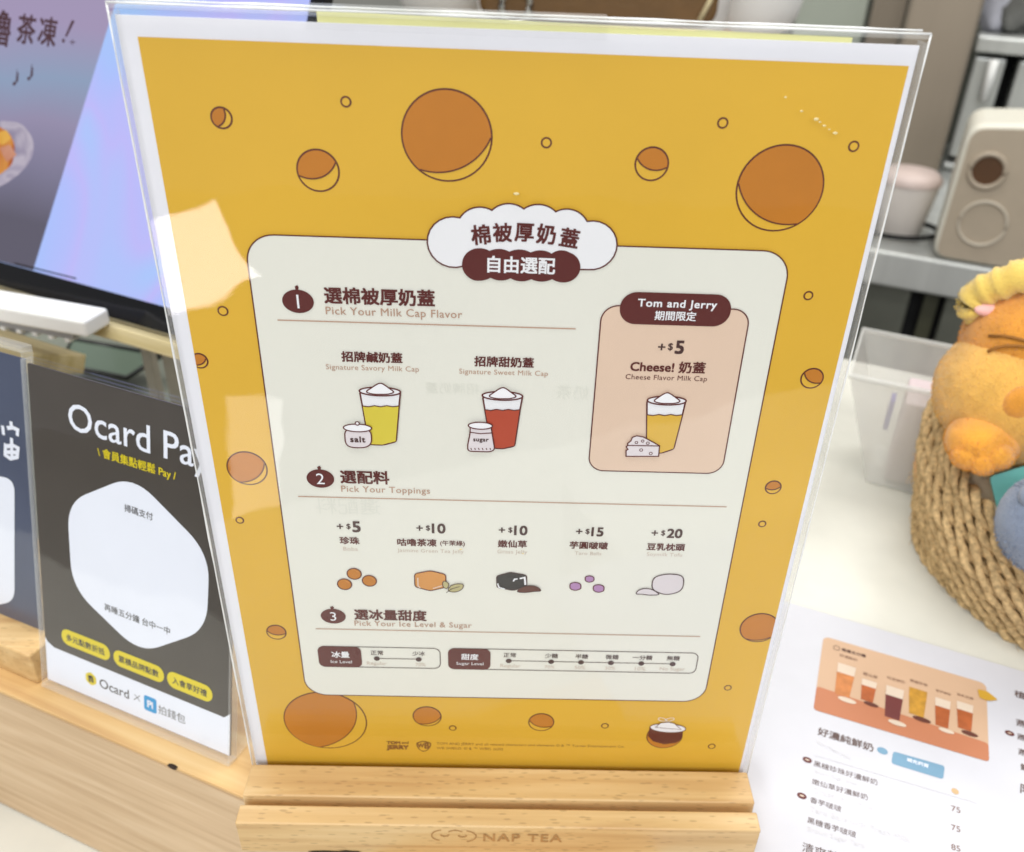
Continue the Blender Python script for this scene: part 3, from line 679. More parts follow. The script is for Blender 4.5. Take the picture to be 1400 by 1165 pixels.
q.text('Ocard', 136.5, 176.3, 935, 948, grey, 1, .006); q.line([q.px(184, 949), q.px(191.5, 959)], .35, grey, 1); q.line([q.px(191.5, 951), q.px(183.5, 956.5)], .35, grey, 1.5)
c = q.px(205.6, 963); q.poly(rrect(c.x - 3.6, c.y - 4, c.x + 3.6, c.y + 4, 1.2), mat('blue_mark', lin(30, 150, 210), .4, var=.02), 1)
q.text_uv('Pi', c - Vector((1.5, 0)), c + Vector((1.5, 0)), white2, 2, .03, 1.05); q.text('拍錢包', 216.5, 253.5, 970, 983, grey, 1, 0)
q.build('logo_line', card)

# ================================================================== BLUE CARD STAND, far left
O2 = O1 - D1 * 4 + NB * 3
blk_ = thing('card_holder', 'acrylic card holder on a short wooden block at the left edge', 'card stand', O2 - D1 * 60)
q = MB(); q.box(O2 - D1 * 75 + NB * 10 + UP * 9.5, (150, 30, 18.5), BEECH, axes=[D1, NB, UP]); q.build('wooden_block', blk_, bevel=1.2)
C2 = Plane(O2 + NB * 9 + UP * 15, D1, CUP)
w0 = C2.px(60, 880).x + 1.0; top2 = C2.px(76, 500).y
q = MB(); q.box(C2.at((w0 - 60, top2 / 2), 1.6), (120, 1.5, top2 + 8), PANE, axes=axes_of(C2)); q.build('front_pane', blk_)
q = MB(); q.box(C2.at((w0 - 60, top2 / 2), -1.9), (120, 1.5, top2 + 8), PANE, axes=axes_of(C2)); q.build('back_pane', blk_)
q = MB(); q.box(C2.at((w0 - 60, top2 + 4), 0), (121, 6, 3), RIM, axes=axes_of(C2)); q.build('top_edge', blk_, bevel=.8)
q = MB(); q.box(C2.at((w0 + .3, top2 / 2), 0), (1, 5.2, top2 + 6), RIM, axes=axes_of(C2)); q.build('side_edge', blk_)
bc = thing('member_card', 'slate blue card with white brush strokes, in the holder at the left edge', 'card', C2.at((w0 - 60, 0)))
slate = mat('slate_print', lin(74, 82, 104), .35, var=.08, scale=20)
q = MB(); q.box(C2.at((w0 - 60, top2 / 2 - 1), -.5), (117, .6, top2), slate, axes=axes_of(C2)); q.build('card_paper', bc)
q = Print(C2)
def st(pts, wd=1.9): q.line([q.px(x / 3.883, 560 + y / 3.883) for x, y in pts], wd, white2, 1 + .5 * (len(q.f) % 5))
st([(14, 85), (20, 135)]); st([(38, 98), (70, 95), (95, 108), (92, 140)]); st([(60, 62), (64, 98)])
st([(30, 180), (28, 240), (55, 260), (92, 252), (96, 205), (70, 190), (36, 195)]); st([(62, 150), (64, 250)]); st([(36, 225), (90, 228)])
q.build('brush_strokes', bc)
q = Print(C2); q.poly(rounded(q.pl([(-60, 640), (20, 655), (20, 822), (-60, 840)]), 7, 8), white2, 1); q.build('white_label', bc)
q = Print(C2); q.text('會員', -7, 14.5, 846, 854, white2, 1, .008); q.build('card_lettering', bc)

# ================================================================== PAPER MENU ON THE COUNTER
TM0 = at_z(1081, 826, -20.0); MD = (at_z(1400, 920, -20.0) - TM0).normalized(); MN = Vector((-MD.y, MD.x, 0))
PM = Plane(TM0 + UP * .45, MD, MN)
menu = thing('paper_menu', 'white paper drink menu with a peach picture banner lying flat on the white counter', 'menu', TM0)
q = MB(); q.box(PM.at((125, -148), -.2), (297, 297, .3), mat('menu_paper', lin(202, 202, 208), .45, var=.015), axes=[MD, MN, UP]); q.build('sheet', menu)
peach = mat('peach_print', lin(200, 166, 136), .5, var=.06, scale=12); deep = mat('terracotta_print', lin(186, 118, 82), .5, var=.08, scale=12)
q = Print(PM); G = lambda x, y: PM.px(1040 + x / 3.378, 820 + y / 3.378)
c = [G(290, 168), G(1042, 388), G(1055, 750), G(243, 508)]
q.poly(rounded(c, 4, 6), peach, 1)
q.poly(rounded([c[3] + (c[0] - c[3]) * .30, c[2] + (c[1] - c[2]) * .22, c[2], c[3]], 2, 4), deep, 2)
lab = mat('menu_brown_ink', lin(120, 84, 66), .5); milk = mat('milk_print', lin(212, 194, 174), .5); tea = mat('tea_print', lin(166, 86, 40), .5, var=.2, scale=200)
for k, (x, y, wd, hh, mm) in enumerate(((385, 385, 80, 120, mat('caramel_print', lin(190, 120, 66), .5, var=.2, scale=200)), (495, 430, 65, 80, tea), (612, 490, 78, 120, mat('berry_print', lin(104, 44, 42), .5)), (722, 485, 78, 100, mat('honey_print', lin(186, 136, 44), .5, var=.2, scale=300)), (838, 535, 66, 105, tea), (942, 550, 70, 100, tea))):
    u = G(x, y); ww = (G(x + wd / 2, y) - G(x - wd / 2, y)).length; h2 = (G(x, y - hh / 2) - G(x, y + hh / 2)).length
    q.poly([u + Vector(v) for v in ((-ww * .5, h2 * .5), (ww * .5, h2 * .5), (ww * .4, -h2 * .5), (-ww * .4, -h2 * .5))], mm, 3)
    q.poly([u + Vector(v) for v in ((-ww * .5, h2 * .72), (ww * .5, h2 * .72), (ww * .48, h2 * .35), (-ww * .48, h2 * .35))], milk if k != 3 else MATS['honey_print'], 4)
    q.poly(circle(u + Vector((ww * .3, -h2 * .62)), ww * .5, 16, ww * .18), milk if k % 2 == 0 else choc, 5)
    q.text_uv(('好濃鮮奶', '嫩仙草', '紅豆鮮奶', '黑糖珍珠', '香芋啵啵', '豆乳枕頭')[k], u + Vector((-ww * .5, h2 * 1.05)), u + Vector((ww * .5, h2 * 1.05)), lab, 4)
q.text_uv('◯ 再睡五分鐘', G(335, 220), G(485, 262), dark, 3, .01)
q.build('picture_banner', menu)
mtx = mat('menu_text_ink', lin(92, 70, 64), .5, var=.05)
q = Print(PM); sky_ = mat('menu_blue', lin(112, 152, 178), .5)
q.text_uv('好濃純鮮奶', G(265, 606), G(520, 686), mtx, 1, .012)
q.poly(circle(G(562, 698), 2.4, 20, 2.0), sky_, 1); q.poly(rounded([G(612, 700), G(850, 768), G(843, 830), G(603, 756)], 1.5, 4), sky_, 1)
q.text_uv('補充鈣質', G(675, 738), G(775, 770), white2, 2, .01)
for b_, a, c_ in (('黑糖珍珠好濃鮮奶', (245, 755), (540, 845)), ('嫩仙草好濃鮮奶', (237, 838), (495, 914)), ('香芋啵啵', (228, 922), (372, 968)), ('黑糖香芋啵啵', (216, 1016), (440, 1086)), ('清爽茶飲', (192, 1140), (420, 1210)), ('75', (880, 962), (922, 974)), ('75', (880, 1050), (922, 1062)), ('85', (880, 1140), (922, 1152))):
    q.text_uv(b_, G(*a), G(*c_), mtx if len(b_) > 2 else lab, 1, 0)
faint = mat('menu_faint_ink', lin(206, 204, 206), .5)
for b_, a, c_ in (('Rich Fresh Milk', (258, 655), (415, 735)), ('Brown Sugar Boba Milk', (250, 795), (500, 870)), ('Grass Jelly Milk', (238, 880), (520, 965)), ('Taro Balls with Fresh Milk', (228, 965), (690, 1110)), ('Brown Sugar Taro', (216, 1060), (480, 1140))):
    q.text_uv(b_, G(*a), G(*c_), faint, 1)
a, b = G(250, 720), G(1000, 940); q.line([a, b], .25, faint, 1.5)
for x, y in ((215, 740), (190, 906), (1150, 617)): q.poly(circle(G(x, y), 2.1, 20, 1.6), brown, 1); q.poly(circle(G(x, y), 1.0, 12, .4), milk, 2)
q.poly(circle(G(898, 885), 1.6, 16), mat('coin_print', lin(196, 164, 120), .5), 1)
for b_, a, c_ in (('植物奶', (1172, 432), (1330, 478)), ('燕麥奶', (1180, 565), (1330, 610)), ('燕麥珍珠', (1185, 630), (1370, 690)), ('燕麥凍', (1190, 700), (1330, 745)), ('鮮奶茶', (1200, 770), (1340, 815)), ('限定', (1200, 870), (1330, 920))): q.text_uv(b_, G(*a), G(*c_), mtx, 1, .010)
q.poly(rounded([G(1000, 415), G(1045, 425), G(1095, 465), G(1050, 470), G(1010, 455)], 1, 3), mat('menu_gold', lin(196, 152, 48), .5), 6)
q.build('menu_lettering', menu)

# ================================================================== BASKET AND SOFT TOYS
jute = mat('jute_cord', lin(196, 167, 122), .95, var=.34, scale=420, bump=.8, bscale=900, spec=.15)
BC = Vector((344, 158, -20)); 
bas = MB(); rows = 9; Hh = 66
def brad(t): return 88 + 20 * math.sin(math.pi * (.15 + .44 * t)) - 4
for i in range(rows):
    t_ = i / (rows - 1); z = -20 + 4 + Hh * t_; r0 = brad(t_)
    for s_ in range(3):
        pts = []; n = 300
        for k in range(n):
            a = 2 * math.pi * k / n; ph = a * 21 + s_ * 2 * math.pi / 3 + i * 1.3
            sag = 13 * t_ * max(0, math.cos(a - R(235))) - 15 * t_ * max(0, math.cos(a - R(135)))   # the front lip sinks
            wob = 1.5 * math.sin(3 * a + i) + 1.2 * math.sin(7 * a + 2 * i)
            r = r0 + random.uniform(-.35, .35) + 3.5 * math.sin(ph) + wob
            pts.append(BC + Vector((r * math.cos(a) * 1.0, r * math.sin(a), z + 20 + 4.7 * math.cos(ph * 1.0) - sag + wob * .5)))
        bas.tube(pts, [2.3 + .3 * math.sin(k * .9 + s_) + random.uniform(-.15, .15) for k in range(n)], jute, 7, closed=True)
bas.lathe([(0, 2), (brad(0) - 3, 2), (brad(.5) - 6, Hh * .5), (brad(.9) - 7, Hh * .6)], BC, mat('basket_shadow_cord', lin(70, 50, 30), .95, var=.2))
for _ in range(420):
    a = random.uniform(R(120), R(300)); z = random.uniform(0, Hh); r_ = brad(z / Hh) + random.uniform(4.5, 6.5); p = BC + Vector((r_ * math.cos(a), r_ * math.sin(a), z + 4)); t_ = Vector((-math.sin(a), math.cos(a), random.uniform(-.8, .8))); o_ = Vector((math.cos(a), math.sin(a), 0))
    L_ = random.uniform(3, 8); bas.tube([p - o_ * 1.5, p + t_ * L_ * .5 + o_ * .8, p + t_ * L_ + o_ * random.uniform(-1, 2.5)], [.22, .2, .08], jute, 4)
tag(bas.build('jute_basket'), 'round basket woven from thick tan cord on the white counter', 'basket')

# generic plush toy
plo = mat('orange_plush', lin(230, 176, 84), .95, var=.10, scale=90, bump=.9, bscale=1500, sheen=.5, spec=.1)
pld = mat('deep_orange_plush', lin(220, 148, 52), .95, var=.12, scale=90, bump=.9, bscale=1500, sheen=.5, spec=.1)
plc = mat('cream_plush', lin(224, 208, 178), .95, var=.08, scale=90, bump=.9, bscale=1500, sheen=.4, spec=.1)
ply = mat('yellow_plush', lin(238, 204, 104), .95, var=.08, scale=90, bump=1, bscale=1200, sheen=.5, spec=.1)
plp = mat('pink_felt', lin(240, 184, 178), .95, var=.05, sheen=.4, spec=.1)
def on_ray(x, y, dist): d = ray(x, y).normalized(); return CAM + d * dist
toy = thing('plush_toy', 'round orange plush toy in a yellow cap sitting in the cord basket', 'soft toy', (333, 165, 0))
hc = on_ray(1401, 520, 545); fw = (CAM - hc).normalized(); rt = Vector((1, 0, 0)); upv = rt.cross(-fw).normalized() * 1.0
plpaw = mat('bright_orange_plush', lin(236, 164, 60), .95, var=.12, scale=90, bump=.9, bscale=1500, sheen=.5, spec=.1)
lc, lr = hc + Vector((0, -2, -7)), (45, 42, 38); dc, dr = hc + Vector((9, 8, 17)), (42, 40, 36)
hd = MB(); hd.ball(lc, lr, plo, 44, 28); hd.fuzz(lc, lr, plo, 9000, .8); hd.ball(dc, dr, pld, 44, 28); hd.fuzz(dc, dr, pld, 6000, 1.0)
def on_ball(x, y, c, r):
    d = ray(x, y); S = Vector((1 / r[0], 1 / r[1], 1 / r[2])); o = Vector([(CAM[i] - c[i]) * S[i] for i in range(3)]); v = Vector([d[i] * S[i] for i in range(3)])
    A_, B_, C_ = v.dot(v), 2 * o.dot(v), o.dot(o) - 1; D_ = B_ * B_ - 4 * A_ * C_
    t = (-B_ - math.sqrt(max(D_, 0))) / (2 * A_); return CAM + d * t
sp = on_ball(1398, 556, lc, lr); hd.ball(sp + (lc - sp) * .16, (11, 8, 11), pld, 28, 18)
ho = hd.build('head', toy)
cap = MB(); arch = [(1334, 432), (1328, 416), (1338, 402), (1353, 394), (1371, 387), (1390, 379), (1409, 372), (1430, 367), (1452, 366), (1474, 372), (1492, 386), (1502, 404), (1500, 425)]
ap = [on_ray(x, y, 524 + 2.2 * abs(k - 5)) for k, (x, y) in enumerate(arch)]
fine = []
for k in range(len(ap) - 1): fine += [ap[k] + (ap[k + 1] - ap[k]) * t for t in (0, .25, .5, .75)]
cap.tube(fine, [8.3 + .8 * math.sin(k * 1.3) + .5 * math.sin(k * 2.9) - (2.2 if k < 2 else 0) for k in range(len(fine))], ply, 16)
cap.ball(ap[0], (6.2, 6.2, 6.2), ply, 20, 14)
for k, p in enumerate(fine[3:]): cap.fuzz(p, (7.6,) * 3, ply, 160, 1.0)
cap.ball(hc + Vector((20, 20, 34)), (38, 33, 25), ply, 32, 20, bump=.05); cap.build('yellow_cap', toy)
er = MB(); er.ball(on_ray(1353, 424, 527), (8, 4, 3.4), plp, 20, 12); er.build('ear', toy)
wk = MB(); thr = mat('stitch_thread', lin(150, 100, 40), .9)
for pts in ([(1352, 459), (1372, 459), (1392, 463), (1412, 468)], [(1350, 481), (1360, 476), (1376, 473), (1394, 473), (1412, 476)]): wk.tube([min((on_ball(x, y, b_, [q_ + .9 for q_ in r_]) for b_, r_ in ((lc, lr), (dc, dr))), key=lambda v: (v - CAM).length) for x, y in pts], .8, thr, 6)
wk.build('stitched_whiskers', toy)
for x, y in ((1424, 500), (1486, 505)):
    e_ = MB(); e_.ball(on_ball(x, y, lc, lr), (4, 3.4, 4), black, 18, 12); e_.build('bead_eye', toy)
e_ = MB(); e_.ball(on_ball(1455, 530, lc, lr), (6, 4, 4), choc, 18, 12); e_.build('nose', toy)
bd = MB(); c_ = on_ray(1352, 648, 590); bd.ball(c_, (40, 40, 36), pld, 36, 22, bump=.05); bd.fuzz(c_, (40, 40, 36), pld, 5000, 1.5)
c_ = on_ray(1384, 692, 556); bd.ball(c_, (27, 27, 26), plc, 30, 20, bump=.05); bd.fuzz(c_, (27, 27, 26), plc, 4000, 1.4)
c_ = on_ray(1356, 706, 556); bd.ball(c_, (12, 12, 12), plc, 24, 16, bump=.06); bd.fuzz(c_, (12, 12, 12), plc, 1500, 1.0)
bd.ball((344, 190, 16), (50, 48, 40), pld, 30, 20); bd.build('body', toy)
pw = MB(); pc_ = on_ray(1343, 604, 520); pw.ball(pc_, (18.5, 17, 14.5), plpaw, 40, 26, bump=.08, freq=1.6); pw.fuzz(pc_, (18.5, 17, 14.5), plpaw, 3500, .8)
for px_, py_ in ((1322, 622), (1343, 629), (1364, 622)):
    t_ = on_ray(px_, py_, 512); pw.ball(t_, (8, 8, 7.4), plpaw, 24, 16); pw.fuzz(t_, (8, 8, 7.4), plpaw, 900, .8)
pw.build('paw', toy)
toy2 = thing('grey_plush', 'grey blue plush toy low in the cord basket beside the teal tag', 'soft toy', (322, 118, 10))
g2 = MB(); plg = mat('grey_plush_cloth', lin(134, 146, 168), .95, var=.08, scale=90, bump=.9, bscale=1500, sheen=.5, spec=.1); gc = on_ray(1440, 716, 505)
g2.ball(gc, (25, 23, 27), plg, 30, 20, bump=.06); g2.fuzz(gc, (25, 23, 27), plg, 3500, 1.4); g2.ball(gc + Vector((-12, -2, 17)), (11, 8, 8), plg, 20, 14); g2.build('body', toy2)
teal = MB(); TT = Plane(on_ray(1352, 650, 524), (1, -.25, -.1), (.1, .35, 1))
a = [TT.px(1353, 652), TT.px(1440, 622), TT.px(1450, 730), TT.px(1368, 735)]
teal.extrude([TT.at(v, 0) for v in rounded(a, 2.5, 5)], TT.N * -1.2, mat('teal_card', lin(128, 212, 206), .5, var=.03)); tag(teal.build('teal_tag'), 'teal card tag tucked in the basket in front of the orange plush', 'tag')

# ================================================================== TRANSLUCENT BOX behind the basket
frost = mat('frosted_plastic', lin(238, 238, 234), .3, var=.02, trans=.0, alpha=.36)
bx = thing('plastic_box', 'open frosted plastic box on the white counter behind the basket', 'box', (300, 250, -20))
BO = at_z(1184, 660, -20.2); bw, bd_, bh = 140, 52, 80
bot = [BO, BO + DA * bw, BO + DA * bw + DB * bd_, BO + DB * bd_]
top = [BO - DA * 27 - DB * 10, BO + DA * (bw + 22) - DB * 10, BO + DA * (bw + 22) + DB * (bd_ + 14), BO - DA * 27 + DB * (bd_ + 14)]
top = [p + UP * bh for p in top]
q = MB(); q.add(bot + top, [(0, 1, 2, 3), (0, 4, 5, 1), (1, 5, 6, 2), (2, 6, 7, 3), (3, 7, 4, 0)], frost)
o = q.build('walls', bx); sm_ = o.modifiers.new('thick', 'SOLIDIFY'); sm_.thickness = .0018; bv = o.modifiers.new('bevel', 'BEVEL'); bv.width = .003; bv.segments = 3
q = MB(); q.tube(top, 2.0, frost, 8, closed=True); q.build('rim', bx)
q = MB(); c = BO + DA * 66 + DB * 26 + UP * 32; q.box(c, (112, 40, 60), mat('packet_paper', lin(206, 190, 192), .6, var=.05), YAW)
tag(q.build('tissue_packet', bevel=2), 'pinkish paper packet lying inside the frosted plastic box', 'packet')
q = MB(); c = BO + DA * 3 + DB * 24 + UP * 44; q.box(c, (3, 12, 22), mat('violet_sticker', lin(92, 84, 160), .5), YAW); tag(q.build('violet_card'), 'small violet card slipped beside the packet in the plastic box', 'card')

# ================================================================== TABLET behind the payment card
TY = R(-26.2); TA = Vector((math.cos(TY), math.sin(TY), 0)); TB = Vector((-math.sin(TY), math.cos(TY), 0)); TL = R(24)
TU = UP * math.cos(TL) + TB * math.sin(TL)
PT = Plane(at_z(231, 421, 85), TA, TU)
sl = PT.px(34, 367); right_ = PT.px(434, 15).x; wd = 300; htop = 330
tab = thing('tablet', 'large tablet showing a pastel blue screen with a purple dessert advert at left', 'tablet', PT.at((right_ - wd / 2, -12)))
q = MB(); blackp = mat('black_bezel', lin(14, 14, 16), .12, var=0)
q.extrude([PT.at(v, -8) for v in rrect(right_ - wd - 10, -16, right_ + 3, htop + 12, 8)], PT.N * 7, blackp); q.build('body', tab)
def screen_mat(name, cols, strength, sc_=2.0, zr=None):
    m = bpy.data.materials.new(name); m.use_nodes = True; nt = m.node_tree; p = nt.nodes['Principled BSDF']
    tc = nt.nodes.new('ShaderNodeTexCoord'); n = nt.nodes.new('ShaderNodeTexNoise'); n.inputs['Scale'].default_value = sc_; n.inputs['Detail'].default_value = 1.5; n.inputs['Distortion'].default_value = .8
    nt.links.new(tc.outputs['Object'], n.inputs['Vector']); r = nt.nodes.new('ShaderNodeValToRGB'); nt.links.new(n.outputs['Fac'], r.inputs[0])
    if zr:
        sx = nt.nodes.new('ShaderNodeSeparateXYZ'); nt.links.new(tc.outputs['Object'], sx.inputs[0]); mr = nt.nodes.new('ShaderNodeMapRange')
        mr.inputs['From Min'].default_value, mr.inputs['From Max'].default_value = zr; nt.links.new(sx.outputs['Z'], mr.inputs['Value'])
        mm = nt.nodes.new('ShaderNodeMix'); mm.inputs['Factor'].default_value = .2; nt.links.new(mr.outputs[0], mm.inputs['A']); nt.links.new(n.outputs['Fac'], mm.inputs['B']); nt.links.new(mm.outputs['Result'], r.inputs[0])
    e = r.color_ramp.elements; e[0].position = .3; e[0].color = cols[0]; e[1].position = .7; e[1].color = cols[-1]
    for k, c in enumerate(cols[1:-1]): e.new(.3 + .4 * (k + 1) / (len(cols) - 1)).color = c
    nt.links.new(r.outputs[0], p.inputs['Emission Color']); p.inputs['Emission Strength'].default_value = strength
    p.inputs['Base Color'].default_value = (.01, .01, .012, 1); p.inputs['Roughness'].default_value = .12; return m
sb = screen_mat('pastel_screen', [lin(164, 200, 252), lin(174, 194, 255), lin(192, 188, 252), lin(166, 204, 255)], .95, 9)
zlo, zhi = PT.at(PT.px(30, 350)).z * .001, PT.at(PT.px(100, 5)).z * .001
sd = screen_mat('advert_screen', [lin(92, 88, 104), lin(124, 120, 146), lin(150, 142, 172), lin(142, 160, 190), lin(164, 150, 184)], .92, 6, (zlo - (zhi - zlo) * .3, zhi + (zhi - zlo) * .3))
q = Print(PT, 0); u0 = right_ - wd
q.poly([Vector((u0, 0)), Vector((right_ - 6, 0)), Vector((right_ - 6, htop)), Vector((u0, htop))], sb, 1)
d0, d1 = PT.px(48, 362), PT.px(159, 2); d2 = d1 + (d1 - d0) * ((htop - d1.y) / (d1.y - d0.y)); d0 = d0 + (d0 - d1) * ((d0.y - .3) / (d1.y - d0.y)) if abs(d0.y) > .3 else d0
q.poly([Vector((u0, .02)), d0, d2, Vector((u0, htop))], sd, 3)
q.line([PT.px(20, 360), PT.px(105, 381)], 1.0, blackp, 5)
q.build('screen', tab)
q = Print(PT, 0); ib = mat('advert_ink', lin(62, 34, 42), .5)
for chx, x, y, s_ in (('咕', -36, 34, 17), ('嚕', 2, 38, 17), ('茶', 37, 40, 15), ('凍', 66, 43, 15)):
    q.text_uv(chx, PT.px(x - s_ * .8, y - s_ * .1), PT.px(x + s_ * .8, y + s_ * .16), ib, 6, .016, 1.12)
q.poly(q.pl([(99, 28), (103, 29), (92, 51), (89.5, 50)]), ib, 6); q.poly(circle(q.px(87.5, 56), 1.3, 14), ib, 6)
for x, y in ((43, 99), (23, 106)): q.text_uv('♪', PT.px(x - 4, y), PT.px(x + 4, y + 1), ib, 6, 0, 1)
q.line([PT.px(99.5, 54), PT.px(100, 62)], .6, ib, 6); q.line([PT.px(96, 58), PT.px(104, 58)], .6, ib, 6.5)
q.build('advert_lettering', tab)
q = Print(PT, 0); gl = screen_mat('bowl_screen', [lin(176, 166, 190), lin(206, 196, 212), lin(160, 150, 176)], .75, 60); jl = screen_mat('jelly_screen', [lin(150, 62, 22), lin(196, 104, 40), lin(226, 150, 60)], .8, 40)
bowl = [(-60, 190), (0, 165), (30, 168), (47, 190), (46, 215), (30, 236), (5, 254), (-60, 270)]
q.poly(rounded(q.pl(bowl), 6, 4), gl, 5)
q.poly(rounded(q.pl([(-60, 180), (-2, 172), (14, 182), (22, 200), (18, 225), (0, 240), (-60, 250)]), 4, 4), jl, 6)
q.poly(rounded(q.pl([(-3, 182), (10, 178), (16, 190), (6, 198), (-6, 196)]), 1, 3), screen_mat('bright_jelly_screen', [lin(226, 160, 40), lin(240, 186, 80)], .85, 50), 7)
q.poly(rounded(q.pl([(0, 203), (14, 198), (24, 212), (10, 222)]), 1, 3), screen_mat('pale_jelly_screen', [lin(206, 130, 96), lin(222, 160, 130)], .8, 50), 7.5)
for k in range(5): q.line(q.pl([(24 + k * 4.5, 172 + k * 4), (30 + k * 4, 196 + k * 2), (22 + k * 4, 226 - k)]), .7, gl, 8 + .1 * k)
q.build('dessert_bowl', tab)

# stand under the tablet
bst = thing('tablet_stand', 'pale wooden stand with two posts under the tablet', 'stand', PT.at((right_ - 120, -60)))
birch = wood('birch_lip', lin(206, 190, 140), lin(188, 168, 112), lin(222, 208, 166), yaw=TY, grain=.5, flecks=False)
q = MB(); q.box(PT.at((right_ - wd / 2 - 2, -23), -2), (wd + 4, 26, 9), birch, axes=[PT.U, -PT.N, PT.V]); q.build('lip', bst, bevel=1)
q = MB(); ul = PT.px(72, 460).x; q.box(PT.at((ul - 100, -58), -8), (200, 42, 14), birch, axes=[PT.U, -PT.N, PT.V]); q.build('backing_board', bst, bevel=1.5)
post = mat('beige_post', lin(178, 172, 158), .5, var=.05)
def stem(px0, px1, py0, py1, z0=-128):
    a = at_z(px0, py1, -60); b = at_z(px1, py1, -60); c = (a + b) / 2
    ww = (b - a).length; h0, h1 = -127.8, 66
    q = MB(); c = Vector((c.x, c.y, (h0 + h1) / 2)); q.box(c, (ww, ww * .7, h1 - h0), post, TY); q.build('post', bst, bevel=1)
stem(209, 226, 460, 552); stem(238, 262, 470, 560)
# white device beside it
wdv = mat('white_device', lin(238, 238, 234), .35, var=.02)
DZ = 84; dpt = at_z(112, 440, DZ); DVY = R(-17); DV = Vector((math.cos(DVY), math.sin(DVY), 0)); DVN = Vector((-DV.y, DV.x, 0))
dev = thing('card_reader', 'white plastic card reader with a ribbed underside left of the tablet stand', 'card reader', dpt - TA * 80 - UP * 30)
q = MB(); q.box(dpt - DV * 95 + DVN * 12 - UP * 6, (190, 22, 11), wdv, DVY); q.build('body', dev, bevel=2)
q = MB(); q.box(dpt - DV * 44 + DVN * 13 - UP * 14, (60, 17, 5), mat('grey_rib', lin(150, 150, 150), .5), DVY)
for k in range(5): q.box(dpt - DV * (20 + k * 12) + DVN * 13 - UP * 18, (4, 16, 3), wdv, DVY)
q.build('ribbed_underside', dev, bevel=.6)
q = MB(); q.box(dpt - DV * 165 + DVN * 12 - UP * 112, (44, 18, 200), wdv, DVY); q.build('column', dev, bevel=2)
# worktop behind the ledge with a dark-rimmed glass tray
wt = mat('grey_worktop', lin(128, 132, 120), .3, var=.06, scale=10)
q = MB(); q.box(E0 + EA * 0 + EB * 360 - UP * 92.5, (900, 520, 30), wt, EY)
tag(q.build('grey_worktop', bevel=2), 'grey green worktop sunk behind the wooden ledge', 'worktop')
trayr = mat('dark_rim', lin(26, 28, 26), .3, var=0); trayg = mat('green_glass', lin(106, 122, 106), .1, var=.06, scale=8, coat=.3)
TZ = -76; ct = [at_z(101, 468, TZ), at_z(222, 490, TZ), at_z(174, 521, TZ), at_z(82, 503, TZ)]
tr = thing('glass_tray', 'green glass tray with a black rim behind the payment card', 'tray', sum(ct, Vector()) / 4 - UP * 1)
q = MB(); q.extrude(ct, (0, 0, 3), trayg); q.build('glass', tr)
q = MB(); q.tube([v + UP * 3 for v in ct], 2.6, trayr, 8, closed=True); q.build('rim', tr)

# ================================================================== BACK OF THE SHOP
steel = mat('brushed_steel', lin(200, 202, 198), .34, .55, var=.10, scale=30, stretch=(1, 1, .05))
steeld = mat('dull_steel', lin(112, 114, 104), .45, .6, var=.10, scale=12)
gapm = mat('dark_gap', lin(8, 8, 8), .8, var=0)
QZ = -120; Q0 = at_z(1205, 343, QZ)
bench = thing('steel_bench', 'long stainless steel bench with doors behind the counter', 'bench', Vector((Q0.x, Q0.y, -990)))
VB = Plane(Q0, DA, UP)
q = MB(); q.box(Q0 + DB * 330 - UP * 26, (2600, 660, 52), steel, YAW); q.build('top', bench, bevel=4)
g0 = VB.px(1262, 400).x; g1 = VB.px(1287, 400).x; VB2 = Plane(Q0 + DB * 25, DA, UP)
q = MB(); q.box(Q0 + DB * 345 - UP * 455, (2500, 560, 800), gapm, YAW); q.build('carcass', bench)
for a0, a1 in ((g0 - 1250, g0 - 630), (g0 - 620, g0 - 14), (g0 + 34, g0 + 560), (g0 + 572, g0 + 1150)):
    q = MB(); q.box(Q0 + DA * ((a0 + a1) / 2) + DB * 40 - UP * 455, (a1 - a0, 22, 790), steeld, YAW); q.build('door', bench, bevel=3)
q = MB(); q.box(Q0 + DA * (g0 + 16) + DB * 52 - UP * 455, (20, 10, 790), mat('olive_trim', lin(70, 70, 52), .5), YAW); q.build('trim', bench)
# beige machine
beige = mat('beige_enamel', lin(176, 162, 142), .4, var=.03); beigew = mat('cream_enamel', lin(226, 222, 206), .35, var=.02)
mq = at_z(1272, 352, QZ) ; VM = Plane(mq, DA, UP)
cn = [VM.px(1272, 352), VM.px(1330, 170)]
hM = cn[1].y; mach = thing('sealing_machine', 'beige enamel machine with a round dark hole and a ring button on the steel bench', 'machine', mq + DA * 150)
outl = rounded([Vector((0, 1)), Vector((330, 1)), Vector((330, hM + 40)), Vector((150, hM + 16)), Vector((cn[1].x * .3, hM))], 22, 7)
q = MB(); q.extrude([VM.at(v, 0) for v in outl], DB * 120, beigew); q.build('shell', mach, bevel=6)
inl = rounded([Vector((5, 5)), Vector((325, 5)), Vector((325, hM + 34)), Vector((150, hM + 10)), Vector((cn[1].x * .3 + 6, hM - 5))], 18, 7)
q = MB(); q.extrude([VM.at(v, 1.5) for v in inl], DB * 1.2, beige); q.build('face_plate', mach)
def ring(name, x, y, r, rt_, mm, hole_=None):
    c = VM.px(x, y); q = MB()
    q.tube([VM.at(v, 3) for v in circle(c, r, 40)], rt_, mm, 10, closed=True)
    if hole_: q.extrude([VM.at(v, 2.4) for v in circle(c, r - 1, 40)], DB * .6, hole_)
    q.build(name, mach)
ring('dark_hole', 1350, 233, 22, 3.5, beige, mat('hole_brown', lin(84, 54, 26), .6)); ring('ring_button', 1343, 305, 30, 2.0, mat('pale_ring', lin(200, 190, 172), .3, var=.02))
